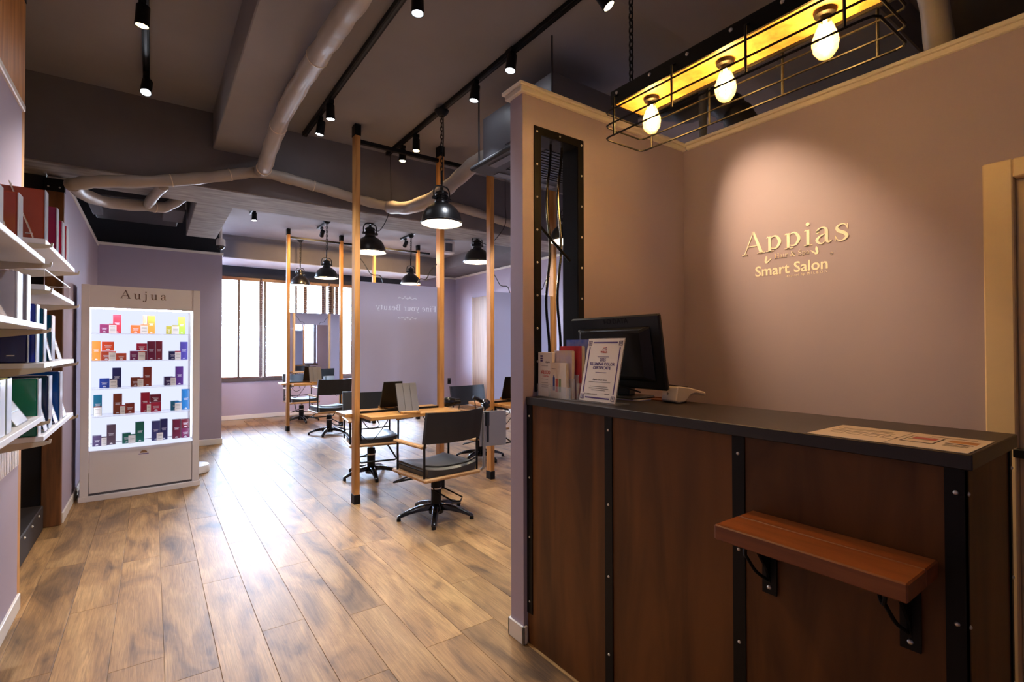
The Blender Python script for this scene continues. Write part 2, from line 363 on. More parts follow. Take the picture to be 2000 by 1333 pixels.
# near left wall panel, far left wall, end wall block
struct('wall_left_near', B(-.56, XL, -2.25, 3.345, 0, 2.40), 'wall', label='lavender wall carrying the product shelves', cat='wall')
struct('trim_1', B(-.57, XL+.012, -2.25, 3.352, 2.40, 2.432), 'trim', .004, 'white cap trim above the shelf wall', 'trim')
struct('baseboard_left_near', B(XL, XL+.012, -2.25, 3.352, 0, .075), 'trim', .003, 'white baseboard under the product shelves', 'baseboard')
struct('wall_left_far', B(-.60, XL, 4.79, YA, 0, 2.445), 'wall', label='lavender wall beside the lit display cabinet', cat='wall')
struct('trim_2', B(-.61, XL+.012, 4.79, YA, 2.445, 2.478), 'trim', .004, 'white cap trim on the left wall behind the wooden post', 'trim')
struct('baseboard_left_far', B(XL, XL+.012, 4.79, YA, 0, .075), 'trim', .003, 'white baseboard beside the lit display cabinet', 'baseboard')
struct('wall_end', B(-.60, .742, YA, YB+.15, 0, 2.462), 'wall', label='lavender end wall behind the lit display cabinet', cat='wall')
struct('trim_3', B(-.518, .754, YA-.012, YA+.25, 2.462, 2.496), 'trim', .004, 'white cap trim above the end wall', 'trim')
struct('baseboard_end', B(-.506, .754, YA-.012, YA+.6, 0, .075), 'trim', .003, 'white baseboard at the foot of the end wall', 'baseboard')
struct('wall_end_upper', B(-1.75, .742, YA+.26, YA+.40, 2.462, ZC), 'dark', label='face above the end wall, coloured dark for the shaded void there', cat='wall')  # shade of the void above the wall is put into this dark colour
struct('baseboard_window', B(.754, XR-.012, YB-.012, YB, 0, .075), 'trim', .003, 'white baseboard under the window', 'baseboard')
struct('baseboard_right', B(XR-.012, XR, YP+.1, YB, 0, .075), 'trim', .003, 'white baseboard along the right hand salon wall', 'baseboard')
struct('trim_4', B(XR-.03, XR, YP+.1, YB, 2.79, 2.83), 'trim', .004, 'white trim high on the right hand salon wall', 'trim')
struct('trim_5', B(4.81, XR-.03, YB-.03, YB, 2.79, 2.83), 'trim', .004, 'white trim high beside the window', 'trim')
# beams
struct('ceiling_beam', B(-1.75, XR, 4.45, 4.96, 2.485, ZC), 'girder', label='deep concrete girder crossing the whole salon', cat='beam')
o = obj('beam_soffit', B(-1.75, XR, 4.455, 4.955, 2.475, 2.485), 'formwork'); o['kind'] = 'structure'; o['label'] = 'pale board-marked underside of the girder'
struct('ceiling_beam', B(.37, .75, 1.58, 4.45, 2.78, ZC), 'ceil', .006, 'concrete ceiling beam running from overhead to the girder', 'beam')
struct('ceiling_beam', B(.30, .585, 4.96, 6.62, 2.50, ZC), 'formwork', .006, 'short concrete beam behind the girder', 'beam')
struct('ceiling_beam', B(.742, 4.80, 9.09, YB, 2.70, ZC), 'girder', label='concrete beam over the window head', cat='beam')
o = obj('beam_soffit', B(.742, 4.7, 9.095, YB, 2.692, 2.70), 'concwhite'); o['kind'] = 'structure'; o['label'] = 'concrete underside of the window beam, coloured pale for the window light on it'  # window light on the underside is put into its pale colour
struct('ceiling_beam', B(4.80, XR, 4.96, YB, 2.835, ZC), 'girder', label='grey concrete beam along the right hand salon wall', cat='beam')
struct('ceiling_beam', B(-1.75, XR, .89, 1.575, 2.85, ZC), 'ceil', .006, 'concrete beam crossing above the reception counter', 'beam')
# partition with framed opening
OX0, OX1, OZ0, OZ1 = 1.372, 1.60, 1.09, 2.185
t = .09
pr = MB(); pr.box(XP, OX0, YP, YP+t, 0, 2.34); pr.box(OX1, XA, YP, YP+t, 0, 2.34); pr.box(OX0, OX1, YP, YP+t, 0, OZ0); pr.box(OX0, OX1, YP, YP+t, OZ1, 2.34); pr.box(XA, XR, YP+.0, YP+t, 0, 2.34)
struct('wall_partition', pr, 'wall', label='lavender partition wall with a tall framed opening beside the counter', cat='wall')
tr = MB(); tr.box(XP-.02, XA, YP-.016, YP+t+.016, 2.34, 2.362); tr.box(XP-.03, XA, YP-.026, YP+t+.026, 2.362, 2.378)
struct('trim_6', tr, 'trim', .003, 'white moulded cap on the partition wall', 'trim')
bb = MB(); bb.box(XP-.01, XP, YP-.01, YP+t+.01, 0, .075); bb.box(XP-.01, XP+.015, YP-.01, YP, 0, .075); bb.box(XP-.01, XR, YP+t, YP+t+.01, 0, .075)
struct('baseboard_partition', bb, 'trim', .002, 'white baseboard wrapping the end of the partition wall', 'baseboard')
aw = MB(); aw.box(XA, XA+.12, .40, YP, 0, 2.34); aw.box(XA, XA+.12, -.45, .40, 1.86, 2.34); aw.box(XA, XA+.12, -2.25, -.45, 0, 2.34)
struct('wall_reception', aw, 'wall', label='mauve reception wall carrying the cream salon lettering', cat='wall')
tr = MB(); tr.box(XA-.016, XA+.13, -2.25, YP-.026, 2.34, 2.362); tr.box(XA-.026, XA+.14, -2.25, YP-.026, 2.362, 2.378)
struct('trim_7', tr, 'trim', .003, 'white moulded cap on the reception wall', 'trim')
# door in reception wall
dr = struct('door_1', B(XA+.035, XA+.07, -.40, .385, 0, 1.83), 'doorcream', .003, 'cream door with black handle beside the counter', 'door')
fr = MB()
fr.box(XA-.018, XA+.12, .385, .462, 0, 1.895); fr.box(XA-.018, XA+.12, -.47, -.40, 0, 1.895); fr.box(XA-.018, XA+.12, -.40, .385, 1.83, 1.895)
obj('door_frame', fr, 'doorcream', dr, bevel=.004, world=True)
fr = MB(); fr.box(XA+.02, XA+.10, .36, .385, 0, 1.83); fr.box(XA+.02, XA+.10, -.40, .36, 1.805, 1.83); obj('door_stop', fr, 'doorcream', dr, bevel=.003, world=True)
hd = MB(); hd.box(XA+.02, XA+.036, .30, .355, .86, .90); hd.box(XA-.02, XA, .25, .395, .872, .902); hd.cyl((XA-.01, .325, .886), (XA+.03, .325, .886), .009); obj('door_handle', hd, 'plasticblack', dr, bevel=.003, world=True)
# left recess with dark steps
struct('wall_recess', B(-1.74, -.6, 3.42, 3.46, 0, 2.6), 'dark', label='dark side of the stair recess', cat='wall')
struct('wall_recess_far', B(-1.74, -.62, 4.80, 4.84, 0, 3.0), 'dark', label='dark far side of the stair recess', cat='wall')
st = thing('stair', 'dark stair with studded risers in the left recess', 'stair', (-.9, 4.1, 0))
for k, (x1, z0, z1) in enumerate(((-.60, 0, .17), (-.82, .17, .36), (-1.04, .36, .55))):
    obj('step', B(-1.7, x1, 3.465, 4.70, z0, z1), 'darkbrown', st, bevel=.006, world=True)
    for q in range(5):
        y = 3.6+q*.23
        obj('stud', MB().sphere((x1+.001, y, z1-.03), .008, 8), 'bolt', st, world=True)
# ------------------------------------------------------------------ window, panes, blinds
w1 = struct('window_1', (lambda m: [m.box(WX0-.03, WX1+.03, YB-.03, YB+.12, WZ0-.03, WZ0+.03), m.box(WX0, WX1, YB+.09, YB+.15, WZ1-.04, WZ1), m.box(WX0, WX0+.05, YB+.09, YB+.15, WZ0, WZ1), m.box(WX1-.05, WX1, YB+.09, YB+.15, WZ0, WZ1)] and m)(MB()), 'sash', .003, 'wide brown-framed daylight window behind wooden blinds', 'window')
mu = [1.605, 2.37, 2.70, 2.96, 3.80]
for x in mu: obj('mullion', B(x-.03, x+.03, YB+.095, YB+.145, WZ0+.03, WZ1-.04), 'sash', w1, world=True)
xs = [WX0+.05]+mu+[WX1-.05]
for a, b in zip(xs[:-1], xs[1:]): obj('pane', B(a+.025, b-.025, YB+.117, YB+.122, WZ0+.03, WZ1-.04), 'glass', w1, world=True)
obj('pier', B(2.79, 2.90, YB+.07, YB+.2, WZ0, WZ1), 'sash', w1, world=True)
blinds = [(.86, 1.575, 'leftmost wooden venetian blind, beside the end wall corner'), (1.60, 2.775, 'wooden venetian blind behind the far mirror'), (2.79, 3.70, 'wooden venetian blind right of the far mirror'), (3.74, 4.64, 'rightmost wooden venetian blind, mostly behind the near mirror')]
for a, b, lb in blinds:
    v = thing('venetian_blind', lb, 'blind', ((a+b)/2, YB+.03, WZ0+.02), 0, 'venetian blinds in the window')
    obj('headrail', B(a, b, YB-.005, YB+.06, WZ1-.055, WZ1), 'slat', v, bevel=.003, world=True)
    sl = MB()
    z = WZ0+.075
    while z < WZ1-.07: sl.box(a, b, YB+.006, YB+.056, z, z+.0025); z += .042
    s_ = obj('slats', sl, 'slat', v, world=True); s_['kind'] = 'stuff'
    obj('bottom_rail', B(a, b, YB+.004, YB+.058, WZ0+.03, WZ0+.055), 'slat', v, bevel=.003, world=True)
    n = 1 if b-a < .8 else 3
    for q in range(n):
        x = a+(b-a)*.53 if n == 1 else a+.06+(b-a-.12)*q/2
        for yy in (YB+.003, YB+.059): obj('ladder_tape', B(x-.016, x+.016, yy-.001, yy+.001, WZ0+.03, WZ1-.05), 'sash', v, world=True)
# power outlet
ot = thing('wall_outlet', 'black wall outlet right of the near mirror', 'outlet', (5.41, YB-.006, .44)); obj('plate', B(-.04,.04,-.006,.005,0,.13), 'plasticblack', ot, bevel=.003); obj('socket', B(-.018,.018,-.009,-.005,.04,.09), 'blackmetal', ot)
# wood board on right wall
o = thing('door_panel', 'tall plain wooden panel on the right hand salon wall', 'panel', (XR-.02, 8.6, 0)); obj('board', B(-.02,.018,-.55,.55,.02,2.31), 'woodpanel', o, bevel=.004); obj('edge', B(-.022,.0,.55,.57,.02,2.33), 'trim', o)

# ================================================================== POSTS / STATIONS
BOLT = to_mesh('bolt', MB().lathe([(.0075,0),(.0075,.001),(.0062,.0035),(.003,.0052)], 12), 'bolt', smooth=True)
def bolt(parent, p, n=(0,0,1), s=1):
    o = link('bolt', BOLT, parent); o.location = p; o.rotation_euler = Vector(n).to_track_quat('Z', 'Y').to_euler(); o.scale = (s,)*3; return o
def add_post(t, x, y, w=.044, d=.075, z1=None):
    z1 = ZC-.005 if z1 is None else z1
    p = obj('post', B(x-w/2, x+w/2, y-d/2, y+d/2, .012, z1-.01), 'post', t, bevel=.003)
    e = .003
    obj('foot_cap', B(x-w/2-e, x+w/2+e, y-d/2-e, y+d/2+e, 0, .075), 'blackmetal', p, bevel=.002)
    obj('top_cap', B(x-w/2-e, x+w/2+e, y-d/2-e, y+d/2+e, z1-.09, z1), 'blackmetal', p, bevel=.002)
    return p
def station(label, x0, x1, y):
    cx = (x0+x1)/2; w = (x1-x0)/2
    t = thing('styling_station', label, 'mirror station', (cx, y, 0), 0, 'wood-post mirror stations')
    for s in (-1, 1): add_post(t, s*w, 0)
    a = w-.024
    mr = obj('mirror', B(-a, a, -.008, .008, .735, 1.79), 'mirror', t)
    obj('mirror_rail', B(-a, a, -.014, .014, .718, .735), 'blackmetal', t)
    obj('crossbar', B(-a, a+ (.25), -.016, .016, 2.915, 2.945), 'blackmetal', t)
    for s in (-1, 1):
        ya, yb = (.016, .145) if s > 0 else (-.145, -.016)
        obj('table_plank', B(-w+.024 if s < 0 else -w-.08, w+.05, ya, yb, .690, .718), 'table', t, bevel=.003)
        ya, yb = (.148, .278) if s > 0 else (-.278, -.148)
        obj('table_plank', B(-w+.024 if s < 0 else -w-.08, w+.05, ya, yb, .690, .718), 'table', t, bevel=.003)
        for q in (-1, 1):
            bx = q*(w-.028)
            m = MB(); m.box(bx-.004, bx+.004, s*.02 if s > 0 else -.25, .25 if s > 0 else -.02, .672, .690); m.box(bx-.004, bx+.004, min(s*.02, s*.05), max(s*.02, s*.05), .50, .69)
            obj('bracket', m, 'blackmetal', t)
    m = MB()
    for s in (-1, 1):
        m.tube(smooth_path([(s*(w-.03), -.02, .69), (s*(w-.09), -.05, .60), (s*(w-.16), -.09, .62), (s*(w-.14), -.06, .69)], 6), .0035, 6)
        m.tube(smooth_path([(s*(w-.03), -.03, .55), (s*(w-.10), -.08, .50), (s*(w-.22), -.12, .66), (s*(w-.2), -.1, .69)], 6), .0035, 6)
        m.tube(smooth_path([(s*(w-.025), .02, 2.0), (s*(w-.08), .03, 1.94), (s*(w-.13), .015, 1.86), (s*(w-.20), .0, 1.85), (s*(w-.23), 0, 1.79)], 6), .0045, 6)
    obj('cable', m, 'cable', t, smooth=True)
    return t
YN, YF = 4.02, 8.12
s1 = station('near mirror station with wood posts, reflecting the Fine your Beauty wall', 1.338, 2.098, YN)
s2 = station('mirror station with wood posts half hidden by the partition wall', 2.635, 3.42, YN)
s3 = station('far mirror station with wood posts in front of the window blinds', 1.667, 2.462, YF)
s4 = station('far mirror station with wood posts hidden behind the near mirror', 3.0, 3.8, YF)
# wood posts on the left
o = thing('wood_post', 'broad wooden post rising above the shelf wall to the ceiling', 'post', (-.585, 3.2, 0), 0)
p = obj('post', B(-.055, .064, .154, .225, 0, 2.434).box(-.055, .064, -.30, .225, 2.434, ZC-.005), 'post', o); obj('top_cap', B(-.058, .067, -.305, .23, ZC-.09, ZC-.004), 'blackmetal', p, bevel=.003)
o = thing('wood_post', 'wooden post between the dark stair recess and the left wall', 'post', (-.567, 4.765, 0), 0)
p = obj('post', B(-.053, .053, -.022, .022, 0, 2.44), 'post_shaded', o, bevel=.004); obj('top_cap', B(-.057, .057, -.027, .024, 2.36, 2.45), 'blackmetal', p, bevel=.003)
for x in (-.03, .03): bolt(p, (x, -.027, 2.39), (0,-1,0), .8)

# ================================================================== CHAIRS
def make_chair():
    t = thing('styling_chair', 'x', 'chair', (0,0,0))
    b = MB(); b.lathe([(.055,.03),(.055,.065),(.048,.09),(.042,.10)], 20)
    obj('hub', b, 'blackgloss', t, smooth=True)
    for k in range(5):
        a = k*2*math.pi/5+.31; m = MB(); c, s = math.cos(a), math.sin(a)
        P = [(.035,.078,.032,.022),(.12,.074,.027,.019),(.20,.058,.023,.015),(.26,.036,.02,.011),(.285,.024,.018,.010)]
        vs_ = []
        for r, z, w, h in P: vs_ += [(r, -w, z-h), (r, w, z-h), (r, w*.75, z+h), (r, -w*.75, z+h)]
        fs = [(0,1,2,3), (16,19,18,17)]
        for i in range(4):
            for q in range(4): fs.append((i*4+q, i*4+(q+1)%4, i*4+4+(q+1)%4, i*4+4+q))
        m.add(vs_, fs); m.xf(Matrix.Rotation(a, 4, 'Z'))
        arm = obj('base_arm', m, 'blackgloss', t, bevel=.004, smooth=True)
        obj('glide', MB().cyl((.275*c,.275*s,0), (.275*c,.275*s,.022), .016, .014, 12), 'blackmetal', arm)
    obj('pump_column', MB().lathe([(.038,.07),(.038,.265),(.034,.275)], 20), 'blackmetal', t, smooth=True)
    obj('shaft', MB().lathe([(.02,.27),(.02,.325)], 16), 'chrome', t, smooth=True)
    obj('band', MB().lathe([(.0385,.205),(.0395,.206),(.0395,.216),(.0385,.217)], 20), 'paper', t, smooth=True)
    obj('pump_pedal', MB().tube([(-.045,-.03,.235),(-.05,-.05,.21),(.02,-.19,.15),(.07,-.21,.145),(.13,-.15,.15),(.05,.02,.21),(.03,.03,.225)], .006, 8), 'blackmetal', t, smooth=True)
    obj('seat_plate', B(-.12,.12,-.10,.10,.318,.328), 'blackmetal', t, bevel=.002)
    obj('seat_board', B(-.24,.24,-.235,.235,.326,.352), 'seatwood', t, bevel=.008)
    # saddle cushion
    m = MB(); n = 10; top = []; 
    vs_ = []; fs = []
    for i in range(n+1):
        for j in range(n+1):
            x = -.205+.41*i/n; y = -.215+.43*j/n
            u = abs(2*i/n-1); w = abs(2*j/n-1)
            e = max(u, w); z = .402 + .022*u*u - .012*max(0, (e-.86)/.14)
            vs_.append((x, y, z))
    k0 = len(vs_)
    for i in range(n+1):
        for j in range(n+1): vs_.append((-.2+.40*i/n, -.21+.42*j/n, .353))
    q = n+1
    for i in range(n):
        for j in range(n):
            fs.append((i*q+j, (i+1)*q+j, (i+1)*q+j+1, i*q+j+1)); fs.append((k0+i*q+j, k0+i*q+j+1, k0+(i+1)*q+j+1, k0+(i+1)*q+j))
    for i in range(n):
        fs += [(i*q, k0+i*q, k0+(i+1)*q, (i+1)*q), (i*q+n, (i+1)*q+n, k0+(i+1)*q+n, k0+i*q+n), (i, i+1, k0+i+1, k0+i), (n*q+i, k0+n*q+i, k0+n*q+i+1, n*q+i+1)]
    m.add(vs_, fs); obj('cushion', m, 'cushion', t, smooth=True)
    for s in (-1, 1):
        m = MB(); x = s*.225
        m.tube([(x, .17, .352), (x, .17, .555)], .0085, 8); m.tube([(x, -.20, .352), (x, -.20, .555), (x, -.225, .66), (x, -.245, .80)], .0085, 8)
        m.tube([(x, .17, .40), (x, -.20, .40)], .006, 6)
        obj('side_frame', m, 'blackmetal', t, smooth=True)
        obj('armrest', B(x-.024, x+.024, -.20, .20, .555, .573), 'seatwood', t, bevel=.006)
    obj('rear_rail', MB().tube(smooth_path([(-.225,-.20,.44),(-.10,-.235,.425),(.10,-.235,.425),(.225,-.20,.44)], 6), .006, 8), 'blackmetal', t, smooth=True)
    # backrest sling
    m = MB(); n = 14; vs_ = []; fs = []
    for th_ in (0, 1):
        for i in range(n+1):
            u = -1+2*i/n; x = .238*u; bow = .045*(1-u*u)
            for j, z in enumerate((.585, .64, .70, .76, .803)):
                y = -.205-(z-.585)*.2-bow+(.004 if th_ else -.004) + (.006*math.cos(u*9)*.3)
                if abs(u) > .85: y += .010 if th_ else -.010
                vs_.append((x, y, z+.006*u*u))
    q = 5; h = (n+1)*q
    for i in range(n):
        for j in range(4):
            fs.append((i*q+j, (i+1)*q+j, (i+1)*q+j+1, i*q+j+1)); fs.append((h+i*q+j, h+i*q+j+1, h+(i+1)*q+j+1, h+(i+1)*q+j))
        fs += [(i*q, h+i*q, h+(i+1)*q, (i+1)*q), (i*q+4, (i+1)*q+4, h+(i+1)*q+4, h+i*q+4)]
    for j in range(4): fs += [(j, j+1, h+j+1, h+j), (n*q+j, h+n*q+j, h+n*q+j+1, n*q+j+1)]
    m.add(vs_, fs); obj('backrest', m, 'leather', t, smooth=True)
    obj('footrest', MB().tube([(-.13,.08,.322),(-.17,.33,.215),(-.15,.345,.21),(.15,.345,.21),(.17,.33,.215),(.13,.08,.322)], .008, 8), 'blackmetal', t, smooth=True)
    return t
def add_tray(t, side=1):
    s = side
    m = MB().tube(smooth_path([(s*.04,0,.318),(s*.18,-.08,.312),(s*.26,-.14,.316),(s*.305,-.175,.34),(s*.31,-.18,.40),(s*.31,-.18,.58),(s*.31,-.18,.752)], 6), .011, 10)
    obj('tray_arm', m, 'greytube', t, smooth=True)
    obj('tray_clamp', B(s*.335-.016, s*.335+.016, -.20, -.165, .655, .762), 'plasticblack', t, bevel=.004)
    obj('tray_strap', B(s*.345-.009, s*.345+.009, -.186, -.182, .53, .66), 'plasticblack', t)
    M = Matrix.Translation((s*.285, -.155, 0)) @ Matrix.Rotation(-.35*s, 4, 'Z')
    obj('tray_plate', B(min(0, s*.215), max(0, s*.215), -.005, .0, .50, .765).xf(M), 'greytube', t, bevel=.002)
    obj('tray_lip', B(min(0, s*.215), max(0, s*.215), -.0, .02, .757, .765).xf(M), 'greytube', t, bevel=.002)
ch = make_chair()
CH = [((1.72, 3.36, 0), .10, 'black leather styling chair nearest the camera, facing the near mirror'),
      ((1.75, 4.80, 0), math.pi-.16, 'black styling chair behind the near mirror table, facing the camera'),
      ((2.10, 7.48, 0), .05, 'black styling chair in front of the far mirror'),
      ((2.07, 9.02, 0), math.pi+.05, 'black styling chair behind the far mirror by the window'),
      ((3.02, 4.82, 0), math.pi+.1, 'black styling chair seen between two posts beside the hair dryers')]
G = 'wood and leather styling chairs'
ch.location = CH[0][0]; ch.rotation_euler = (0,0,CH[0][1]); tag(ch, CH[0][2], 'chair', G)
others = [dup(ch, *c, group=G) for c in CH[1:]]
add_tray(ch); add_tray(others[0], -1); add_tray(others[1], 1)

# tablets on stands
def tablet(label, x, y, rz, z=.718):
    t = thing('tablet', label, 'tablet', (x, y, z), rz, 'tablets on the station tables')
    M = Matrix.Translation((0,0,.012)) @ Matrix.Rotation(math.radians(-20), 4, 'X')
    obj('screen_body', B(-.088,.088,.0,.008,0,.24).xf(M), 'plasticblack', t, bevel=.003)
    for k in range(3): obj('cover_panel', B(-.088+k*.0587+.0008, -.088+(k+1)*.0587-.0008, -.006,-.0005,0,.24).xf(M), 'tabletcover', t, bevel=.0015)
    obj('stand_ledge', B(-.075,.075,-.06,.0,.0,.02), 'post', t, bevel=.003)
    obj('stand_leg', MB().tube([(-.05,.01,.006),(-.05,.10,.006),(.05,.10,.006),(.05,.01,.006)], .004, 6), 'blackmetal', t)
    return t
tablet('grey covered tablet on a wooden stand, on the near mirror table', 1.70, 3.80, -.06)
tablet('grey covered tablet on the far mirror table', 2.02, 7.90, -.05)
tablet('dark tablet on the half hidden table by the partition wall', 2.98, 3.82, .1)
tablet('tablet on the rear half of the near mirror table', 1.70, 4.24, math.pi)
# hair dryers
def dryer(label, p, rz, hd, hold):
    t = thing('hair_dryer', label, 'hair dryer', p, rz, 'black hair dryers')
    obj('barrel', MB().lathe([(.016,-.03),(.036,-.024),(.044,-.005),(.045,.03),(.040,.07),(.031,.10),(.027,.12),(.027,.15),(.02,.151)], 20).xf(Matrix.Rotation(math.radians(90), 4, 'Y')), 'blackgloss', t, smooth=True)
    h = Vector(hd)
    obj('handle', MB().tube([h*.03, h*.09, h*.155], [.019,.018,.015], 12), 'blackgloss', t, smooth=True)
    e = h*.155
    obj('cord', MB().tube(smooth_path([e, e+Vector((.0,.02,-.08)), e+Vector((.0,.03,-.25)), e+Vector((.03,.06,-.16)), (.0,.07,-.06)], 6), .004, 6), 'cable', t, smooth=True)
    q = Matrix.Rotation(-rz, 3, 'Z') @ (Vector(hold)-Vector(p))
    obj('holder', MB().tube([(.02,0,-.04),(.02,0,-.052),(q.x*.6,q.y*.6,-.052),(q.x,q.y,-.052)], .006, 6), 'blackmetal', t)
dryer('black hair dryer lying by the right end of the near mirror table', (2.215, 4.13, .745), .1, (.85, -.25, .0), (2.122, 4.03, .70))
dryer('black round-ended hair dryer in front of the second post, handle up', (2.475, 3.86, .742), -2.1, (.42, -.72, .42), (2.613, 4.0, .70))

# ================================================================== CEILING LIGHTS
def track(label, x, y0, y1, z=ZC):
    t = thing('light_track', label, 'light track', (x, (y0+y1)/2, z-.032), 0, 'black ceiling tracks')
    obj('rail', B(-.018,.018,-(y1-y0)/2,(y1-y0)/2,0,.030), 'blackmetal', t, bevel=.002)
    obj('slot', B(-.006,.006,-(y1-y0)/2+.02,(y1-y0)/2-.02,-.002,.004), 'plasticblack', t)
    for s in (-1,1): obj('end_cap', B(-.02,.02,s*(y1-y0)/2-.015,s*(y1-y0)/2+.015,-.002,.031), 'plasticblack', t, bevel=.002)
track('black ceiling track over the left aisle', -.04, 1.65, 4.30)
track('black ceiling track along the middle of the salon ceiling', 1.03, 1.65, 4.40)
track('black ceiling track above the near mirror station', 1.76, 1.60, 4.40)
track('short black track behind the girder, left', 1.06, 6.9, 7.4)
track('short black track behind the girder above the far mirror', 2.01, 7.0, 7.75)
track('short black track behind the girder, right', 3.33, 7.1, 7.75)
track('black ceiling track behind the partition wall, over the hidden station', 3.05, 2.0, 4.3)
def spotlamp(label, x, y, col, w, dx=0, dy=.0, z=2.92, ang=75, on=True, tgt=None):
    t = thing('track_spotlight', label, 'spotlight', (x, y, z), 0, 'track spotlights')
    d = Vector((dx, dy, -1)).normalized()
    q = d.to_track_quat('Z', 'Y').to_matrix().to_4x4()
    obj('head', MB().lathe([(.026,-.075),(.03,-.07),(.031,.0),(.033,.028),(.029,.028),(.027,.012)], 20, caps=True).xf(q), 'blackmetal', t, smooth=True)
    if on: obj('lens', MB().lathe([(.027,.0255),(.018,.031),(.006,.034)], 16).xf(q), col, t, smooth=True)
    else: obj('lens', MB().lathe([(.027,.0255),(.018,.029)], 16).xf(q), 'brass', t, smooth=True)
    obj('arm', MB().cyl((0,0,.045), (0,0,ZC-.045-z), .009, n=8).box(-.016,.016,-.03,.03,ZC-.062-z,ZC-.036-z), 'blackmetal', t)
    if on:
        p = Vector((0,0,0))+d*.045
        spot('beam', p, p+d, w, {'cool': (235,242,255), 'warm': (255,205,140), 'soft': (255,218,172)}[col], ang, 1.0, t, .025)
    return t
CW = 56
spotlamp('warm track spotlight over the left aisle, nearest the camera', -.05, 3.15, 'warm', 32, -.05, .1)
spotlamp('cool white track spotlight over the left aisle, at the track end', -.04, 3.98, 'cool', 95, -.10, -.42)
spotlamp('cool white spotlight nearest the camera on the middle track', 1.05, 2.25, 'cool', CW)
spotlamp('cool white spotlight, second on the middle track', 1.03, 3.66, 'cool', CW, .05, .1)
spotlamp('cool white spotlight at the end of the middle track', 1.04, 3.97, 'cool', CW, -.1, .2)
spotlamp('brightest cool spotlight just left of the partition top', 1.72, 2.40, 'cool', CW, -.15, 0)
spotlamp('cool spotlight between the partition top and the near pendant', 1.73, 2.83, 'cool', CW, -.1, .1)
spotlamp('warm spotlight on the near track, left one by the crossbar', 1.78, 4.12, 'warm', 14)
spotlamp('warm spotlight on the near track, right one by the crossbar', 1.78, 3.84, 'warm', 14)
spotlamp('small cool spotlight behind the girder, above the end wall corner', 1.06, 7.15, 'cool', 25)
spotlamp('small warm spotlight above the far mirror', 2.02, 7.6, 'warm', 60, 0, 1.3, ang=130)
spotlamp('small warm spotlight behind the girder, right of the near mirror lamp', 3.33, 7.6, 'warm', 60, 0, 1.3, ang=130)
spotlamp('black spotlight at the top of the picture, turned towards the salon lettering', 1.77, 1.68, 'soft', 92, .485, -.46, ang=37)
spotlamp('warm spotlight glimpsed behind the caged pendant', 3.05, 2.42, 'warm', 12)
spotlamp('unseen warm spotlight lighting the entrance floor, out at the near end', -.04, 1.9, 'warm', 22, .1, -.3)  # unseen lamp, there to light the entrance floor
spotlamp('unseen warm spotlight lighting the entrance floor from the middle track', 1.03, 1.8, 'warm', 16, -.2, -.3)  # unseen lamp on the near end of the track, for the entrance floor
spotlamp('added unseen cool fill spotlight over the entrance, behind the reception beam', .35, -.25, 'cool', 34, -.20, 1.0, ang=60)  # added lamp behind the camera, brightens the shelf boxes and cabinet front
# pendants
def pendant(label, x, y, zr, ztop, w=20, cord=None, chain=True):
    t = thing('pendant_lamp', label, 'pendant lamp', (x, y, zr), 0, 'black industrial pendant lamps')
    R = .155
    out = [(R,0),(R+.002,.012),(.150,.016),(.146,.045),(.132,.085),(.108,.118),(.078,.142),(.055,.152),(.050,.165)]
    obj('shade', MB().lathe(out+[(.045,.165),(.05,.148),(.075,.136),(.104,.112),(.128,.080),(.141,.043),(.147,.014),(.150,0)], 36, caps=False), 'lampblack', t, smooth=True)
    obj('reflector', MB().lathe([(.1485,.004),(.1455,.015),(.1395,.043),(.126,.079),(.102,.110),(.074,.133),(.04,.146),(.01,.147)], 36, caps=False), 'inner', t, smooth=True)
    obj('neck', MB().lathe([(.05,.165),(.052,.170),(.046,.176),(.044,.215),(.050,.222),(.048,.236),(.030,.250),(.012,.256),(.012,.275)], 24), 'lampblack', t, smooth=True)
    for z in (.19, .205): obj('collar', MB().lathe([(.044,z-.004),(.049,z-.003),(.049,z+.003),(.044,z+.004)], 24), 'blackmetal', t, smooth=True)
    obj('bulb', MB().sphere((0,0,.065), .042, 16, (1,1,1.15)), 'bulbwhite', t, smooth=True)
    yk = obj('yoke', MB().tube(smooth_path([(-.062,0,.185),(-.066,0,.24),(-.05,0,.275),(-.02,0,.285),(.02,0,.285),(.05,0,.275),(.066,0,.24),(.062,0,.185)], 5), .006, 8), 'lampblack', t, smooth=True)
    for s in (-1,1): obj('knob', MB().cyl((s*.046,0,.19),(s*.076,0,.19), .012, n=12), 'lampblack', t)
    obj('hook', MB().tube([(0,0,.28),(0,0,.30)], .008, 8), 'lampblack', t)
    if chain:
        m = MB(); z = .30; k = 0; zt = ztop-zr-.02
        m.cyl((0,0,.30),(0,0,.40), .009, n=8)
        z = .405
        while z < zt:
            a = [(.010*math.cos(i*math.pi/4), 0, .021*math.sin(i*math.pi/4)+z+.012) for i in range(8)]
            if k % 2: a = [(0, p[0], p[2]) for p in a]
            m.tube(a, .0028, 5, closed=True); z += .030; k += 1
        m.tube(smooth_path([(.012,0,.40),(.016,.012,.52),(.012,-.01,.66),(.014,0,zt)], 5), .003, 5)
        obj('chain', m, 'blackmetal', t)
        obj('canopy', MB().lathe([(.025,zt-.02),(.045,zt),(.055,zt+.018),(.055,zt+.0195)], 20), 'blackmetal', t, smooth=True)
    else:
        obj('mount', MB().cyl((0,0,.29),(0,0,ztop-zr), .03, n=12), 'lampblack', t)
    if cord: obj('cord', MB().tube(smooth_path(cord, 6), .004, 6), 'cable', t, smooth=True, world=True)
    point('glow', (0,0,.02), w, (255,232,196), .04, t)
    return t
pendant('largest black pendant lamp, hanging at the near mirror by the partition', 1.755, 3.34, 2.175, ZC-.03, 22)
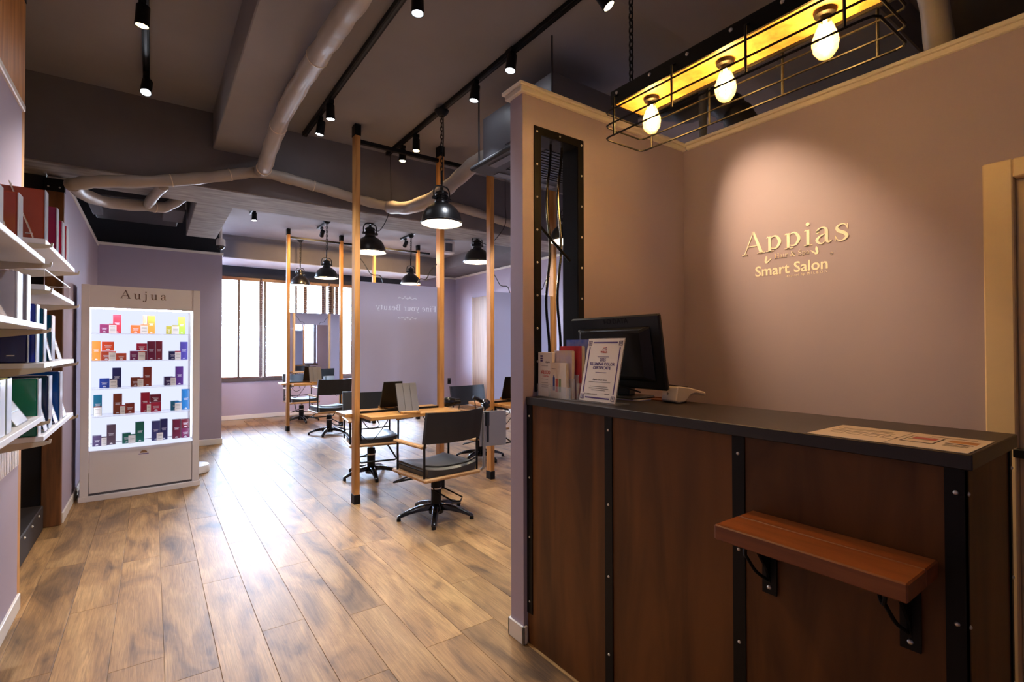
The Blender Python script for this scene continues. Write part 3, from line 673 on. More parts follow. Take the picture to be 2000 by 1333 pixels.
pendant('black pendant lamp half behind the nearest post, under the girder', 1.735, 4.80, 2.185, 2.475, 16, [(1.74,4.30,ZC-.035),(1.745,4.30,2.75),(1.74,4.305,2.50),(1.74,4.55,2.36),(1.735,4.76,2.42)], chain=False)
pendant('black pendant lamp left of the nearest post, before the far mirror', 1.98, 7.20, 2.225, ZC-.03, 16)
pendant('farthest black pendant lamp, dimmed against the bright window', 1.99, 8.78, 2.29, 2.70+.35, 8)
pendant('black pendant lamp hanging just above the near mirror edge', 3.32, 7.36, 2.26, ZC-.03, 14)
pendant('black pendant lamp left of the second post, under the girder', 2.97, 4.80, 2.21, 2.475, 16, [(3.0,4.29,ZC-.035),(3.0,4.29,2.75),(3.0,4.30,2.53),(2.98,4.55,2.38),(2.97,4.76,2.44)], chain=False)
pendant('black pendant lamp seen through the partition opening', 3.02, 3.36, 2.20, ZC-.03, 16)

# caged reception pendant
def cage():
    t = thing('cage_pendant', 'long wooden pendant with black wire cage and three filament bulbs', 'pendant lamp', (1.46, .877, 2.14))
    y0, y1 = -.413, .400
    obj('board', B(-.078,.082,y0,y1,.012,.040), 'post', t, bevel=.002, label='amber wooden underside board')
    for s in (-1,1):
        x = -.082 if s < 0 else .086
        a = obj('side_plate', B(x-.004,x+.004,y0-.005,y1+.005,.004,.056), 'blackmetal', t)
        for q in range(6): bolt(a, (x+s*.004, .375-q*.148, .042), (s,0,0), .8)
    obj('end_plate', B(-.08,.08,y1,y1+.006,.012,.056), 'blackmetal', t)
    obj('top_channel', B(-.08,.084,y0,y1,.042,.054), 'blackmetal', t)
    for z in (-.022,-.072,-.118):
        P = [(-.104,y0+.0,z),(-.104,.395,z),(-.099,.412,z),(-.085,.42,z),(.085,.42,z),(.099,.412,z),(.104,.395,z),(.104,y0,z),(.099,y0-.017,z),(.085,y0-.025,z),(-.085,y0-.025,z),(-.099,y0-.017,z)]
        obj('cage_ring', MB().tube(P, .0035, 6, closed=True), 'blackmetal', t)
    for k in range(4):
        y = .372-k*.248
        for s in (-1,1):
            yy = y if s < 0 else y-.0
            obj('cage_rib', MB().tube([(s*.088,yy,.03),(s*.105,yy,.02),(s*.105,yy,-.118)], .0038, 6), 'blackmetal', t)
    for k, y in enumerate((.288, .001, -.287)):
        b = obj('bulb_glass', MB().lathe([(.013,.005),(.014,-.018),(.020,-.032),(.030,-.058),(.0325,-.075),(.029,-.095),(.018,-.112),(.004,-.118)], 20, (0,y,0), caps=False), 'glassbulb', t, smooth=True)
        obj('socket', MB().lathe([(.024,.016),(.028,.010),(.026,.000),(.016,-.004),(.014,-.014)], 18, (0,y,0)), 'blackmetal', b, smooth=True)
        m = MB()
        for q in range(6):
            a = q*math.pi/3; c, s = math.cos(a), math.sin(a)
            m.tube([(.006*c,y+.006*s,-.030),(.014*c,y+.014*s,-.092)], .0027, 5)
            a2 = a+math.pi/6; m.tube([(.006*math.cos(a2),y+.006*math.sin(a2),-.030),(.014*c,y+.014*s,-.092)], .0015, 5)
        m.cyl((0,y,-.01),(0,y,-.05), .005, n=8)
        obj('filament', m, 'filament', b)
        point('glow', (0,y,-.062), 1.9, (255,172,88), .02, t)
    for y in (.381,-.37):
        m = MB(); z = .052; k = 0
        while z < 2.85-2.14-.03:
            a = [(.008*math.cos(i*math.pi/4), y, .018*math.sin(i*math.pi/4)+z+.012) for i in range(8)]
            if k % 2: a = [(0, y+p[0], p[2]) for p in a]
            m.tube(a, .0032, 5, closed=True); z += .027; k += 1
        obj('chain', m, 'blackmetal', t)
cage()

# ================================================================== CEILING SERVICES
def pipe(name, label, pts, r, cat='pipe', bands=(), m='wrap', t=None):
    t = t or thing(name, label, cat, pts[0])
    P = smooth_path(pts, 6); 
    rs = [r*(1+.05*math.sin(i*1.7)+.04*math.sin(i*.9+1)) for i in range(len(P))]
    q = obj('wrapped_pipe', MB().tube(P, rs, 14), m, t, smooth=True, world=True)
    for k in bands:
        c = P[k]; d = (P[k+1]-P[k-1]).normalized()
        obj('tie', MB().cyl(c-d*.003, c+d*.003, r*1.09, n=14), 'cream', q, world=True)
    if name != 'part': return t
    q['label'] = label
pw = pipe('insulated_pipework', 'wrapped ceiling pipes snaking along the girder and the concrete beam', [(-.45,4.42,2.34),(-.41,4.385,2.347),(-.279,4.38,2.386),(.003,4.38,2.441),(.313,4.38,2.528),(.55,4.38,2.607),(.70,4.38,2.646),(.882,4.38,2.637),(1.206,4.38,2.60),(1.47,4.38,2.567),(1.753,4.38,2.551),(2.059,4.38,2.601),(2.333,4.38,2.655),(2.625,4.38,2.645),(3.138,4.38,2.585)], .042, bands=(20,28,46,54,66))
pipe('part', 'wrapped pipe running overhead along the concrete beam', [(.69,4.325,2.64),(.675,4.12,2.60),(.66,3.76,2.645),(.66,3.39,2.712),(.66,2.945,2.718),(.66,2.57,2.70),(.66,2.27,2.68),(.66,1.99,2.66),(.66,1.6,2.64)], .05, bands=(6,16,30), t=pw)
pipe('part', 'thick wrapped pipe rising to the air conditioner', [(1.76,4.37,2.54),(1.80,4.0,2.46),(1.85,3.6,2.47),(1.87,3.35,2.52),(1.91,3.10,2.60),(1.95,3.0,2.62)], .055, t=pw)
pipe('part', 'shiny wrapped pipe looping below the girder at the left', [(-.43,4.40,2.339),(-.40,4.60,2.335),(-.27,4.88,2.36),(-.04,5.0,2.40),(.09,5.06,2.43),(.22,5.12,2.56)], .042, bands=(20,), t=pw)
pipe('part', 'short wrapped pipe joining the two loops under the girder', [(.06,4.40,2.425),(.0,4.70,2.405),(-.036,4.98,2.405)], .034, t=pw)
# air conditioners
ac = thing('air_conditioner', 'grey ceiling cassette air conditioner above the partition', 'air conditioner', (2.27, 2.60, 2.50))
obj('body', B(-.38,.38,-.38,.38,.035,.37), 'acgrey', ac, bevel=.008)
obj('panel', B(-.45,.45,-.45,.45,0,.035), 'acdark', ac, bevel=.012)
obj('side_cover', B(-.386,-.378,-.26,.10,.09,.32), 'acgrey', ac, bevel=.003)
for k in range(14): obj('grille_slat', B(-.26,.26,-.25+k*.038,-.232+k*.038,-.006,.002), 'plasticblack', ac)
for s in (-1,1): obj('louvre', B(s*.37-.03,s*.37+.03,-.27,.27,-.004,.004), 'acgrey', ac); obj('louvre', B(-.27,.27,s*.37-.03,s*.37+.03,-.004,.004), 'acgrey', ac)
for x in (-.42,.42):
    for y in (-.42,.42): obj('hanger_rod', MB().cyl((x*.95,y*.95,.04),(x*.95,y*.95,ZC-2.5-.002), .006, n=8), 'steel', ac)
ac = thing('air_conditioner', 'dark ceiling unit in the shadow above the end wall', 'air conditioner', (.02, 6.3, 2.62))
obj('body', B(-.5,.20,-.55,.5,0,.34), 'acdark', ac, bevel=.008); obj('side_box', B(.06,.24,-.45,.1,-.03,.16), 'acgrey', ac, bevel=.006); obj('pipe_cover', B(-.5,-.42,-.5,.1,-.05,.05), 'acgrey', ac, bevel=.004); obj('vent', B(.10,.20,-.46,-.44,.0,.12), 'plasticblack', ac)
for x in (-.4,.15): obj('hanger_rod', MB().cyl((x,.0,.34),(x,.0,ZC-2.62-.002), .006, n=8), 'steel', ac)
# ducts over the reception
pipe('air_duct', 'black flexible duct sagging behind the reception wall corner', [(2.8,2.25,2.93),(2.8,2.16,2.90),(2.8,1.96,2.79),(2.8,1.76,2.77),(2.8,1.64,2.66),(2.8,1.58,2.56),(2.8,1.52,2.40),(2.8,1.50,2.2)], .085, 'duct', m='duct')
pipe('insulated_pipe', 'beige wrapped pipe dropping behind the reception wall', [(2.20,.56,3.0),(2.36,.60,2.80),(2.56,.62,2.50),(2.66,.62,2.35)], .05)
pl = thing('ceiling_conduit', 'thin grey conduit hanging from the ceiling behind the cage lamp', 'conduit', (2.56, 1.68, 2.45)); obj('pipe', MB().cyl((0,0,0),(0,0,ZC-2.45-.002), .022, n=12), 'acgrey', pl, smooth=True); obj('flange', MB().lathe([(.04,ZC-2.45-.03),(.06,ZC-2.45-.01),(.06,ZC-2.45-.002)], 16), 'concwhite', pl)
o = thing('ceiling_vent', 'small white vent box hanging behind the girder by the second post', 'vent', (4.02, 7.46, 2.83)); obj('frame', B(-.10,.10,-.08,.08,0,.03).box(-.10,.10,-.08,.08,.17,.2).box(-.10,-.07,-.08,.08,.03,.17).box(.07,.10,-.08,.08,.03,.17), 'plastic', o, bevel=.003); obj('core', B(-.07,.07,-.05,.07,.03,.17), 'acgrey', o); obj('hanger', MB().cyl((0,0,.2),(0,0,ZC-2.83-.002), .01, n=8), 'steel', o)
# dome camera
cm = thing('security_camera', 'white dome security camera hanging by the end wall corner', 'camera', (.70, 7.30, 2.50))
obj('housing', MB().lathe([(.045,.045),(.052,.055),(.052,.12),(.04,.135),(.02,.14)], 20), 'plastic', cm, smooth=True)
obj('dome', MB().lathe([(.004,.0),(.03,.008),(.045,.028),(.048,.046)], 20), 'blackgloss', cm, smooth=True)
obj('stem', MB().cyl((0,0,.14),(0,0,ZC-2.50-.002), .018, n=12), 'plastic', cm, smooth=True)

# ================================================================== RECEPTION
CX0, CX1, CY0, CY1, CZ = 1.305, 1.675, .285, 1.70, 1.04
ct = thing('reception_counter', 'dark brown reception counter with black top and riveted strips', 'counter', (1.49, 1.0, 0))
obj('carcass', B(CX0+.004, CX1-.004, CY0+.004, CY1-.001, .0, CZ-.032), 'darkbrown', ct, world=True)
seam = [(CY1-.03, 1.262), (1.222, .772), (.742, CY0+.035)]
edges = [1.70, 1.232, .752, CY0]
for a, b in ((1.698, 1.233), (1.231, .753), (.751, CY0)): obj('front_panel', B(CX0-.002, CX0+.004, b+.0008, a-.0008, .002, CZ-.032), 'counter', ct, world=True)
obj('end_panel', B(CX0, CX1, CY0-.002, CY0+.004, .002, CZ-.032), 'counter', ct, world=True)
obj('top', B(CX0-.012, CX1+.012, CY0-.015, CY1-.001, CZ-.032, CZ), 'ctop', ct, bevel=.002, world=True)
for y0, y1, zz in ((1.665,1.70,.13), (1.214,1.249,.0), (.735,.77,.0), (CY0-.006,CY0+.030,.0)):
    s_ = obj('metal_strip', B(CX0-.006, CX0-.002, y0, y1, zz, CZ-.033), 'blackmetal', ct, world=True)
    for z in (.18, .45, .70, .96): bolt(s_, Vector((CX0-.006, (y0+y1)/2, z))-ct.location, (-1,0,0), .62)
for x0, x1 in ((CX0-.006, CX0+.004), (CX1-.012, CX1+.003)):
    s_ = obj('metal_strip', B(x0, x1, CY0-.006, CY0-.002, .0, CZ-.033), 'blackmetal', ct, world=True)
    for z in (.18, .45, .70, .96): bolt(s_, Vector(((x0+x1)/2+.0, CY0-.006, z))-ct.location, (0,-1,0), .62)
# bag ledge
bl = thing('bag_shelf', 'wooden bag ledge on black brackets fixed to the counter front', 'shelf', (1.21, .52, .60))
obj('slat_front', B(1.120,1.222,.325,.712,.780,.817), 'bench', bl, bevel=.003, world=True)
obj('slat_rear', B(1.2235,1.298,.325,.712,.780,.817), 'bench', bl, bevel=.003, world=True)
for y in (.667, .372):
    m = MB(); m.box(1.293,1.2985,y-.018,y+.018,.615,.780); m.box(1.14,1.298,y-.018,y+.018,.775,.780)
    m.prism([(0,0),(.012,0),(.012,.10),(0,.10)], 0, .001)
    a = obj('bracket', B(1.293,1.2985,y-.018,y+.018,.615,.779), 'blackmetal', bl, world=True)
    obj('bracket_arm', B(1.15,1.298,y-.015,y+.015,.774,.7795), 'blackmetal', bl, world=True)
    obj('brace', MB().prism([(1.293,.64),(1.293,.774),(1.17,.774),(1.235,.735),(1.28,.68)], y-.003, y+.003).xf(Matrix(((1,0,0,0),(0,0,1,0),(0,1,0,0),(0,0,0,1)))), 'blackmetal', bl, world=True)
    o = bolt(bl, Vector((1.293, y, .632))-bl.location, (-1,0,0), .75)
for y in (.70, .405):
    P = smooth_path([(1.25,y+.012,.779),(1.25,y+.01,.75),(1.235,y,.725),(1.222,y-.01,.722),(1.212,y-.015,.735),(1.212,y-.018,.757)], 5)
    Q = smooth_path([(1.222,y-.012,.722),(1.25,y-.022,.68),(1.292,y-.03,.650)], 5)
    obj('bag_hook', MB().tube(P, .0042, 7).tube(Q, .0042, 7), 'blackmetal', bl, smooth=True, world=True)
# riveted opening frame with curved bars
wf = thing('opening_frame', 'black riveted steel frame with bent bars in the partition opening', 'frame', (1.49, YP, OZ0))
FX0, FX1, FZ0, FZ1 = 1.340, 1.632, 1.06, 2.215
m = MB(); y0, y1 = YP-.006, YP-.0005
obj('flange', B(FX0, OX0+.004, y0, y1, FZ0, FZ1), 'blackmetal', wf, world=True); obj('flange', B(OX1-.004, FX1, y0, y1, FZ0, FZ1), 'blackmetal', wf, world=True)
obj('flange', B(OX0+.004, OX1-.004, y0, y1, OZ1-.004, FZ1), 'blackmetal', wf, world=True); obj('flange', B(OX0+.004, OX1-.004, y0, y1, FZ0, OZ0+.004), 'blackmetal', wf, world=True)
obj('jamb', B(OX0+.0005, OX0+.005, YP, YP+.10, OZ0+.005, OZ1-.005), 'blackmetal', wf, world=True); obj('jamb', B(OX1-.005, OX1-.0005, YP, YP+.10, OZ0+.005, OZ1-.005), 'blackmetal', wf, world=True)
obj('jamb', B(OX0+.005, OX1-.005, YP, YP+.10, OZ1-.005, OZ1-.0005), 'blackmetal', wf, world=True)
for x, zs in ((FX0+.014, [1.19+k*.143 for k in range(8)]), (FX1-.014, [1.19+k*.143 for k in range(8)])):
    for z in zs: bolt(wf, Vector((x, y0, z))-wf.location, (0,-1,0), .7)
bolt(wf, Vector((1.486, y0, 2.199))-wf.location, (0,-1,0), .7)
for x, ph in ((1.463, 0), (1.530, .35)):
    P = [(x+.0105*math.sin(13.5*(2.185-z)+ph+1.2)+.012*(z-1.75), YP+.05, z) for z in [OZ0+k*(OZ1-OZ0)/26 for k in range(27)]]
    obj('bent_bar', MB().tube(P, .006, 8), 'blackgloss', wf, smooth=True, world=True)
obj('diagonal_bar', MB().cyl((OX0+.004,YP+.04,1.815),(1.585,YP+.04,1.655), .007, n=8), 'blackmetal', wf, world=True)
# lettering
MW = lambda y, z: frame((XA-.0005, y, z), (0,-1,0), (0,0,1))
sg = thing('wall_lettering', 'cream Appias Hair and Spa lettering with butterflies on the reception wall', 'sign', (XA, 1.12, 1.55))
def lay(name, mb, M, m, parent):
    q = parent; mb.xf(M); o = obj(name, mb, m, parent, world=True); return o
a, w_ = serif('A\u00fe\u00feias', 1); k = .475/w_
for i, chh in enumerate('A\u00fe\u00feias'):
    pre = serif('A\u00fe\u00feias'[:i], 1)[1]+.03 if i else 0
    mb_, _ = serif(chh, k); lay('letter', mb_, MW(1.359-pre*k, 1.708), 'ltext', sg)
mb_, w_ = serif('Hair & Spa', 1); mb_, w_ = serif('Hair & Spa', .158/w_); lay('tagline', mb_, MW(1.203, 1.672), 'ltext', sg)
def butterfly(fl):
    m = MB(); s = -1 if fl else 1
    for P in ([(0,0),(.006,.018),(.003,.034),(-.004,.030),(-.009,.012),(-.010,.002)], [(0,0),(.010,.004),(.022,.014),(.030,.016),(.022,.005),(.010,-.004)], [(-.010,.002),(0,0),(.010,-.004),(.006,-.010),(-.006,-.008)]):
        m.prism([(s*x, y) for x, y in P][::s], 0, .0015)
    return m
lay('butterfly', butterfly(False).xf(Matrix.Scale(.85, 4)), MW(1.240, 1.662), 'ltext', sg); lay('butterfly', butterfly(True).xf(Matrix.Scale(.85, 4)), MW(1.016, 1.672), 'ltext', sg)
mb_, w_ = sans('Smart Salon', 1, bold=0); mb_, w_ = sans('Smart Salon', .325/w_, bold=.0012); lay('smart_salon_text', mb_, MW(1.297, 1.596), 'ltext', sg)
mb_, w_ = sans('inspired by', 1, spacing=1.2); mb_, w_ = sans('inspired by', .083/w_, spacing=1.2); lay('inspired_text', mb_, MW(1.150, 1.578), 'ltext', sg)
mb_, w_ = sans('MILBON', 1, spacing=1.7); mb_, w_ = sans('MILBON', .085/w_, spacing=1.7); lay('maker_text', mb_, MW(1.058, 1.578), 'ltext', sg)
rg = MB().tube([(.0055*math.cos(i*math.pi/6), .0055*math.sin(i*math.pi/6), .0008) for i in range(12)], .0009, 4, closed=True); lay('registered_mark', rg, MW(.955, 1.658), 'ltext', sg)
# Fine your Beauty on the salon side of the partition
sg = thing('wall_lettering', 'white Fine your Beauty lettering seen reversed in the near mirror', 'sign', (2.75, YP+.09, 1.70))
MF = lambda x, z: frame((x, YP+.0905, z), (-1,0,0), (0,0,1))
mb_, w_ = serif('Fine your Beauty', 1, gap=.05); mb_, w_ = serif('Fine your Beauty', .86/w_, gap=.05); lay('letters', mb_, MF(3.19, 1.745), 'wtext', sg)
for z, s in ((1.90, 1), (1.655, -1)):
    m = MB()
    for q in (-1, 1):
        P = smooth_path([(0,0,0),(q*.04,.012*s,0),(q*.07,0,0),(q*.10,.014*s,0),(q*.13,.004*s,0),(q*.115,.022*s,0)], 5); m.tube(P, .003, 4)
        m.tube(smooth_path([(q*.02,.015*s,0),(q*.035,.03*s,0),(q*.05,.02*s,0)], 4), .003, 4)
    m.tube([(0,-.01*s,0),(0,.02*s,0)], .004, 4); lay('flourish', m, MF(2.765, z), 'wtext', sg)
# monitor
mo = thing('monitor', 'black point of sale monitor seen from behind on the counter', 'monitor', (1.60, 1.43, CZ), 0)
Mt = Matrix.Translation((-.02, 0, .035)) @ Matrix.Rotation(math.radians(-10), 4, 'Y')
obj('bezel', B(-.004,.016,-.240,.240,.01,.305).xf(Mt), 'plasticblack', mo, bevel=.006)
obj('screen', B(.0162,.0172,-.225,.225,.025,.29).xf(Mt), 'blackgloss', mo)
m = MB(); vs_ = [(-.004,-.20,.04),(-.004,.20,.04),(-.004,.20,.262),(-.004,-.20,.262),(-.030,-.16,.06),(-.030,.16,.06),(-.030,.16,.245),(-.030,-.16,.245)]
m.add(vs_, [(0,1,2,3),(4,7,6,5),(0,4,5,1),(1,5,6,2),(2,6,7,3),(3,7,4,0)]).xf(Mt); obj('rear_housing', m, 'plasticblack', mo, bevel=.006)
mb_, w_ = sans('I-O DATA', .03, t=.001); mb_.xf(Mt @ frame((-.0045, .04, .276), (0,-1,0), (0,0,1))); obj('logo', mb_, 'blackmetal', mo)
obj('stand_neck', B(-.01,.03,-.04,.04,.012,.16), 'plasticblack', mo, bevel=.004); obj('stand_base', B(-.07,.07,-.11,.11,0,.014), 'plasticblack', mo, bevel=.005)
obj('power_cable', MB().tube(smooth_path([(-.03,.05,.10),(-.05,.03,.06),(-.045,-.04,.05),(-.01,-.1,.03)], 5), .003, 6), 'cable', mo)
# card terminal
tm = thing('card_terminal', 'white card payment terminal on the counter', 'card reader', (1.625, 1.19, CZ), math.radians(-12))
pr = MB().prism([(-.036,.012),(-.028,.060),(-.022,.064),(.028,.058),(.110,.038),(.112,.024),(.060,.036),(.036,.030),(.012,.006),(-.022,.002),(-.034,.006)], -.042, .042).xf(Matrix(((1,0,0,0),(0,0,1,0),(0,1,0,0),(0,0,0,1))))
obj('body', pr, 'plastic', tm, bevel=.004)
obj('screen', MB().prism([(-.022,.0645),(.026,.0588),(.026,.0612),(-.022,.067)], -.036, .036).xf(Matrix(((1,0,0,0),(0,0,1,0),(0,1,0,0),(0,0,0,1)))), 'blackgloss', tm)
obj('base', B(-.03,.02,-.038,.038,0,.008), 'plasticblack', tm, bevel=.002)
m = MB()
for r in (.003, .006, .009): m.tube([(0, r*math.cos(a*.35), r*math.sin(a*.35)) for a in range(-2,3)], .0007, 4)
m.xf(Matrix.Translation((-.0335,.0,.034)) @ Matrix.Rotation(math.radians(9), 4, 'Y')); obj('contactless_mark', m, 'ink', tm)
# certificate
MXZ = Matrix(((1,0,0,0),(0,0,1,0),(0,1,0,0),(0,0,0,1)))
ce = thing('certificate_stand', 'acrylic stand holding a white color certificate with violet border', 'sign', (1.345, 1.335, CZ), math.radians(0))
Mc = Matrix.Translation((0,0,.004)) @ Matrix.Rotation(math.radians(13), 4, 'Y')
obj('sheet', B(.0,.0012,-.092,.092,.004,.245).xf(Mc), 'paper', ce)
obj('acrylic_back', B(.0016,.0040,-.094,.094,.0,.248).xf(Mc), 'acrylic', ce); obj('acrylic_foot', B(0,.075,-.094,.094,0,.003), 'acrylic', ce)
m = MB()
for a, b, c, d in ((-.080,-.075,.035,.212),(.075,.080,.035,.212),(-.062,.062,.228,.233),(-.062,.062,.015,.020)): m.box(-.0006,-.0001,a,b,c,d)
for y in (-.078,.078):
    for z in (.020,.228): m.tube([(-.0004,y+sx*.008,z+sz*.008) for sx, sz in ((-1,-1),(1,-1),(1,1),(-1,1))], .0014, 4, closed=True); m.tube([(-.0004,y+.003*math.cos(q),z+.003*math.sin(q)) for q in range(6)], .001, 4, closed=True)
obj('border', m.xf(Mc), 'violetink', ce)
def cert(txt, s, z, m='ink', b=0, cy=0):
    mb_, w_ = sans(txt, s, t=.0004, bold=b); mb_.xf(Mc @ frame((-.0004, cy+w_/2, z), (0,-1,0), (0,0,1))); obj('print', mb_, m, ce)
cert('WELLA', .011, .190, 'inkred', .0002)
obj('logo', MB().tube(smooth_path([(-.0004,.010,.200),(-.0004,.004,.210),(-.0004,-.004,.209),(-.0004,-.010,.213),(-.0004,-.012,.204),(-.0004,-.004,.202)], 4), .0009, 4).xf(Mc), 'inkred', ce)
cert('2025', .016, .158, 'violetink', .0002); cert('ILLUMINA COLOR', .0155, .142, 'violetink', .0003); cert('CERTIFICATE', .0155, .127, 'violetink', .0003)
cert('Appias 草津店 Smart Salon' if False else 'Appias Smart Salon', .0095, .084)
for z, w_ in ((.174,.03),(.114,.028),(.077,.055),(.060,.045),(.053,.050),(.046,.035)): obj('print', B(-.0005,-.0001,-w_,w_,z,z+.0016).xf(Mc), 'violetink' if z > .1 else 'tabletcover', ce)
cert('ILLUMINA COLOR', .008, .028, 'tabletcover', cy=.035); obj('print', B(-.0005,-.0001,-.06,-.035,.034,.036).xf(Mc), 'ink', ce)
# leaflet box and brochure stacks
lf = thing('leaflet_box', 'white coupon leaflet box at the partition end of the counter', 'leaflet box', (1.365, 1.643, CZ), 0)
obj('leaflets', B(-.012,.018,-.046,.046,.003,.190), 'paper', lf, bevel=.001); obj('holder', B(-.016,.024,-.050,.050,0,.055), 'acrylic', lf)
m = MB(); 
def lprint(txt, s, y, z, mm='inkred', b=.0001):
    mb_, w_ = sans(txt, s, t=.0004, bold=b); mb_.xf(frame((-.0125, y+w_/2, z), (0,-1,0), (0,0,1))); obj('print', mb_, mm, lf)
lprint('\u00a58,000', .022, -.004, .098); lprint('COUPON', .009, -.004, .086); lprint('Appias', .010, -.018, .146, 'ink')
for q in range(3): obj('print', B(-.0128,-.0122,.018-.003,.03,.150+q*.010,.157+q*.010), 'violetink', lf)
for z in (.132,.076,.060,.050,.042): obj('print', B(-.0128,-.0122,-.02,.022,z,z+.0016), 'tabletcover', lf)
def stack(label, x, y0, y1, h, th, m_, tilt=0, pages=True):
    s = thing('brochure_stack', label, 'brochures', (x, (y0+y1)/2, CZ+.002), 0, 'brochures in the counter rack')
    w_ = (y1-y0)/2
    obj('cover', B(-.0012,0,-w_,w_,0,h), m_, s)
    for q in range(5): obj('pages', B(.0004+q*th/5, (q+1)*th/5-.0004, -w_+.001*(q%2), w_-.001, 0, h-.002*(q%3)), 'paper' if pages else m_, s)
    return s
mat('covercream', (232, 216, 198), .35); mat('coverred', (200, 40, 48), .35, var=.2, vscale=18); mat('coverblue', (52, 92, 196), .35, rgb2=(150, 150, 190), vscale=14); mat('coverpastel', (236, 214, 150), .35, rgb2=(208, 196, 214), vscale=9)
s_ = stack('small cream brochures showing three product bottles, front of the rack', 1.350, 1.506, 1.602, .145, .014, 'covercream')
for y, z0, z1, r, cc in ((.026,.030,.085,.0075,(40,70,150)),(.008,.026,.080,.0085,(196,86,76)),(-.011,.026,.080,.0085,(122,140,92))):
    n_ = 'btl%d' % cc[0]; mat(n_, cc, .4); obj('print', B(-.0016,-.0012,y-r*.8,y+r*.8,z0,z1), n_, s_); obj('print', B(-.0016,-.0012,y-r*.45,y+r*.45,z1,z1+.008 if cc[0]==40 else z1+.001), n_, s_)
obj('print', B(-.0015,-.0012,.015,.040,.118,.121), 'ink', s_)
stack('pastel yellow and violet brochures, second in the rack', 1.372, 1.494, 1.602, .195, .014, 'coverpastel')
stack('red brochures, third in the rack', 1.394, 1.462, 1.592, .214, .018, 'coverred')
stack('tall blue brochures at the back of the rack', 1.424, 1.442, 1.585, .240, .016, 'coverblue')
hk = thing('brochure_rack', 'clear acrylic rack holding the brochures on the counter', 'rack', (1.40, 1.54, CZ), 0)
for x, h in ((1.346,.05),(1.368,.085),(1.390,.10),(1.4195,.11)): obj('front_wall', B(x-.0012,x,1.475,1.61,.0+CZ+.001,CZ+h), 'acrylic', hk, world=True)
obj('rack_base', B(1.345,1.445,1.44,1.61,CZ,CZ+.0015), 'acrylic', hk, world=True); obj('rack_side', B(1.346,1.443,1.4395,1.441,CZ+.0015,CZ+.07), 'acrylic', hk, world=True)
# papers on counter
def paper(label, y0, y1, kind):
    s = thing('price_sheet', label, 'paper', (1.40, (y0+y1)/2, CZ+.0005), 0)
    w_ = (y1-y0)/2
    obj('sheet', B(-.103,.105,-w_,w_,0,.0009), 'paper', s); z = .0009
    def q(x0, x1, a, b, m_): obj('print', B(x0,x1,a,b,z,z+.0003), m_, s)
    if kind:
        for k in range(4):
            yc = .054-k*.035; q(-.035,-.005,yc-.0005,yc+.0005,'ink'); q(-.035,-.005,yc-.026,yc-.025,'ink'); q(-.036,-.035,yc-.026,yc,'ink'); q(-.006,-.004,yc-.026,yc,'ink')
        q(.008,.012,-.06,.066,'ink'); q(.05,.053,-.05,.055,'tabletcover'); q(.06,.063,-.05,.0,'tabletcover'); q(.035,.037,-.06,.06,'tabletcover')
    else:
        m = MB(); obj('print', B(-.040,.050,.0,.060,z,z+.0003), 'blackmetal', s); obj('print', B(-.035,.045,.003,.057,z+.0003,z+.0006), 'paper', s)
        q2 = lambda x0,x1,a,b,mm: obj('print', B(x0,x1,a,b,z+.0006,z+.0009), mm, s)
        q2(.008,.036,.008,.050,'coverred'); q2(.0,.004,.006,.054,'btl122'); q2(-.026,-.008,.01,.05,'covercream')
        q(.012,.045,-.060,-.012,'post'); q(-.008,.0,-.058,-.012,'ink'); q(.07,.074,-.05,.03,'tabletcover')
        for k in range(3): q(-.040+k*.009,-.036+k*.009,-.055,-.015,'tabletcover')
paper('white price sheet with four small boxes, left of the two on the counter', .420, .574, True)
paper('white price sheet with a tablet picture, at the counter corner', .277, .418, False)
s_ = thing('flyer', 'blue and white flyer lying behind the certificate', 'flyer', (1.575, 1.36, CZ+.0005), .15); obj('sheet', B(-.05,.05,-.07,.07,0,.003), 'coverblue', s_); obj('print', B(-.045,.03,-.06,.06,.003,.0035), 'paper', s_)
s_ = thing('coin_tray', 'brown leather tray lying behind the certificate', 'tray', (1.64, 1.30, CZ), .1); obj('base', B(-.028,.03,-.10,.06,0,.004), 'leathertan', s_, bevel=.001); obj('rim', B(.03,.034,-.10,.06,0,.008), 'leathertan', s_)

# ================================================================== DISPLAY CABINET
RC = math.radians(4.54)
dc = thing('display_cabinet', 'white illuminated Aujua display cabinet with curved glass shelves', 'display cabinet', (-.473, 5.329, 0), RC)
CW_, CH_, CD = .838, 1.775, .30
def arc_front(x0, x1, yb, bow, z0, z1, n=10, cx=CW_/2, half=CW_/2):
    P = [(x0, yb), (x1, yb)]+[(x1+(x0-x1)*i/n, -bow*(1-((x1+(x0-x1)*i/n-cx)/half)**2)) for i in range(n+1)]
    return MB().prism(P, z0, z1)
obj('plinth', arc_front(-.004, CW_+.004, CD, .028, 0, .042), 'lacquer', dc, bevel=.002)
obj('side_post', B(.006, .060, 0, CD, .042, CH_), 'lacquer', dc, bevel=.002); obj('side_post', B(.778, .832, 0, CD, .042, CH_), 'lacquer', dc, bevel=.002)
obj('header', B(.060, .778, .006, CD, 1.588, CH_-.002), 'lacquer', dc)
obj('back_panel', B(.060, .778, CD-.02, CD-.002, .43, 1.588), 'backlit', dc)
obj('bottom_deck', arc_front(.060, .778, CD-.02, .022, .412, .425), 'backlit', dc)
obj('drawer', B(.063, .775, .004, .28, .062, .408), 'lacquer', dc, bevel=.002)
obj('toe_recess', B(.060, .778, .02, .28, .042, .060), 'acgrey', dc)
for x in (.061, .770): obj('led_strip', B(x, x+.007, .05, .065, .44, 1.58), 'led', dc)
obj('led_strip', B(.075, .763, .05, .075, 1.578, 1.587), 'ledtop', dc)
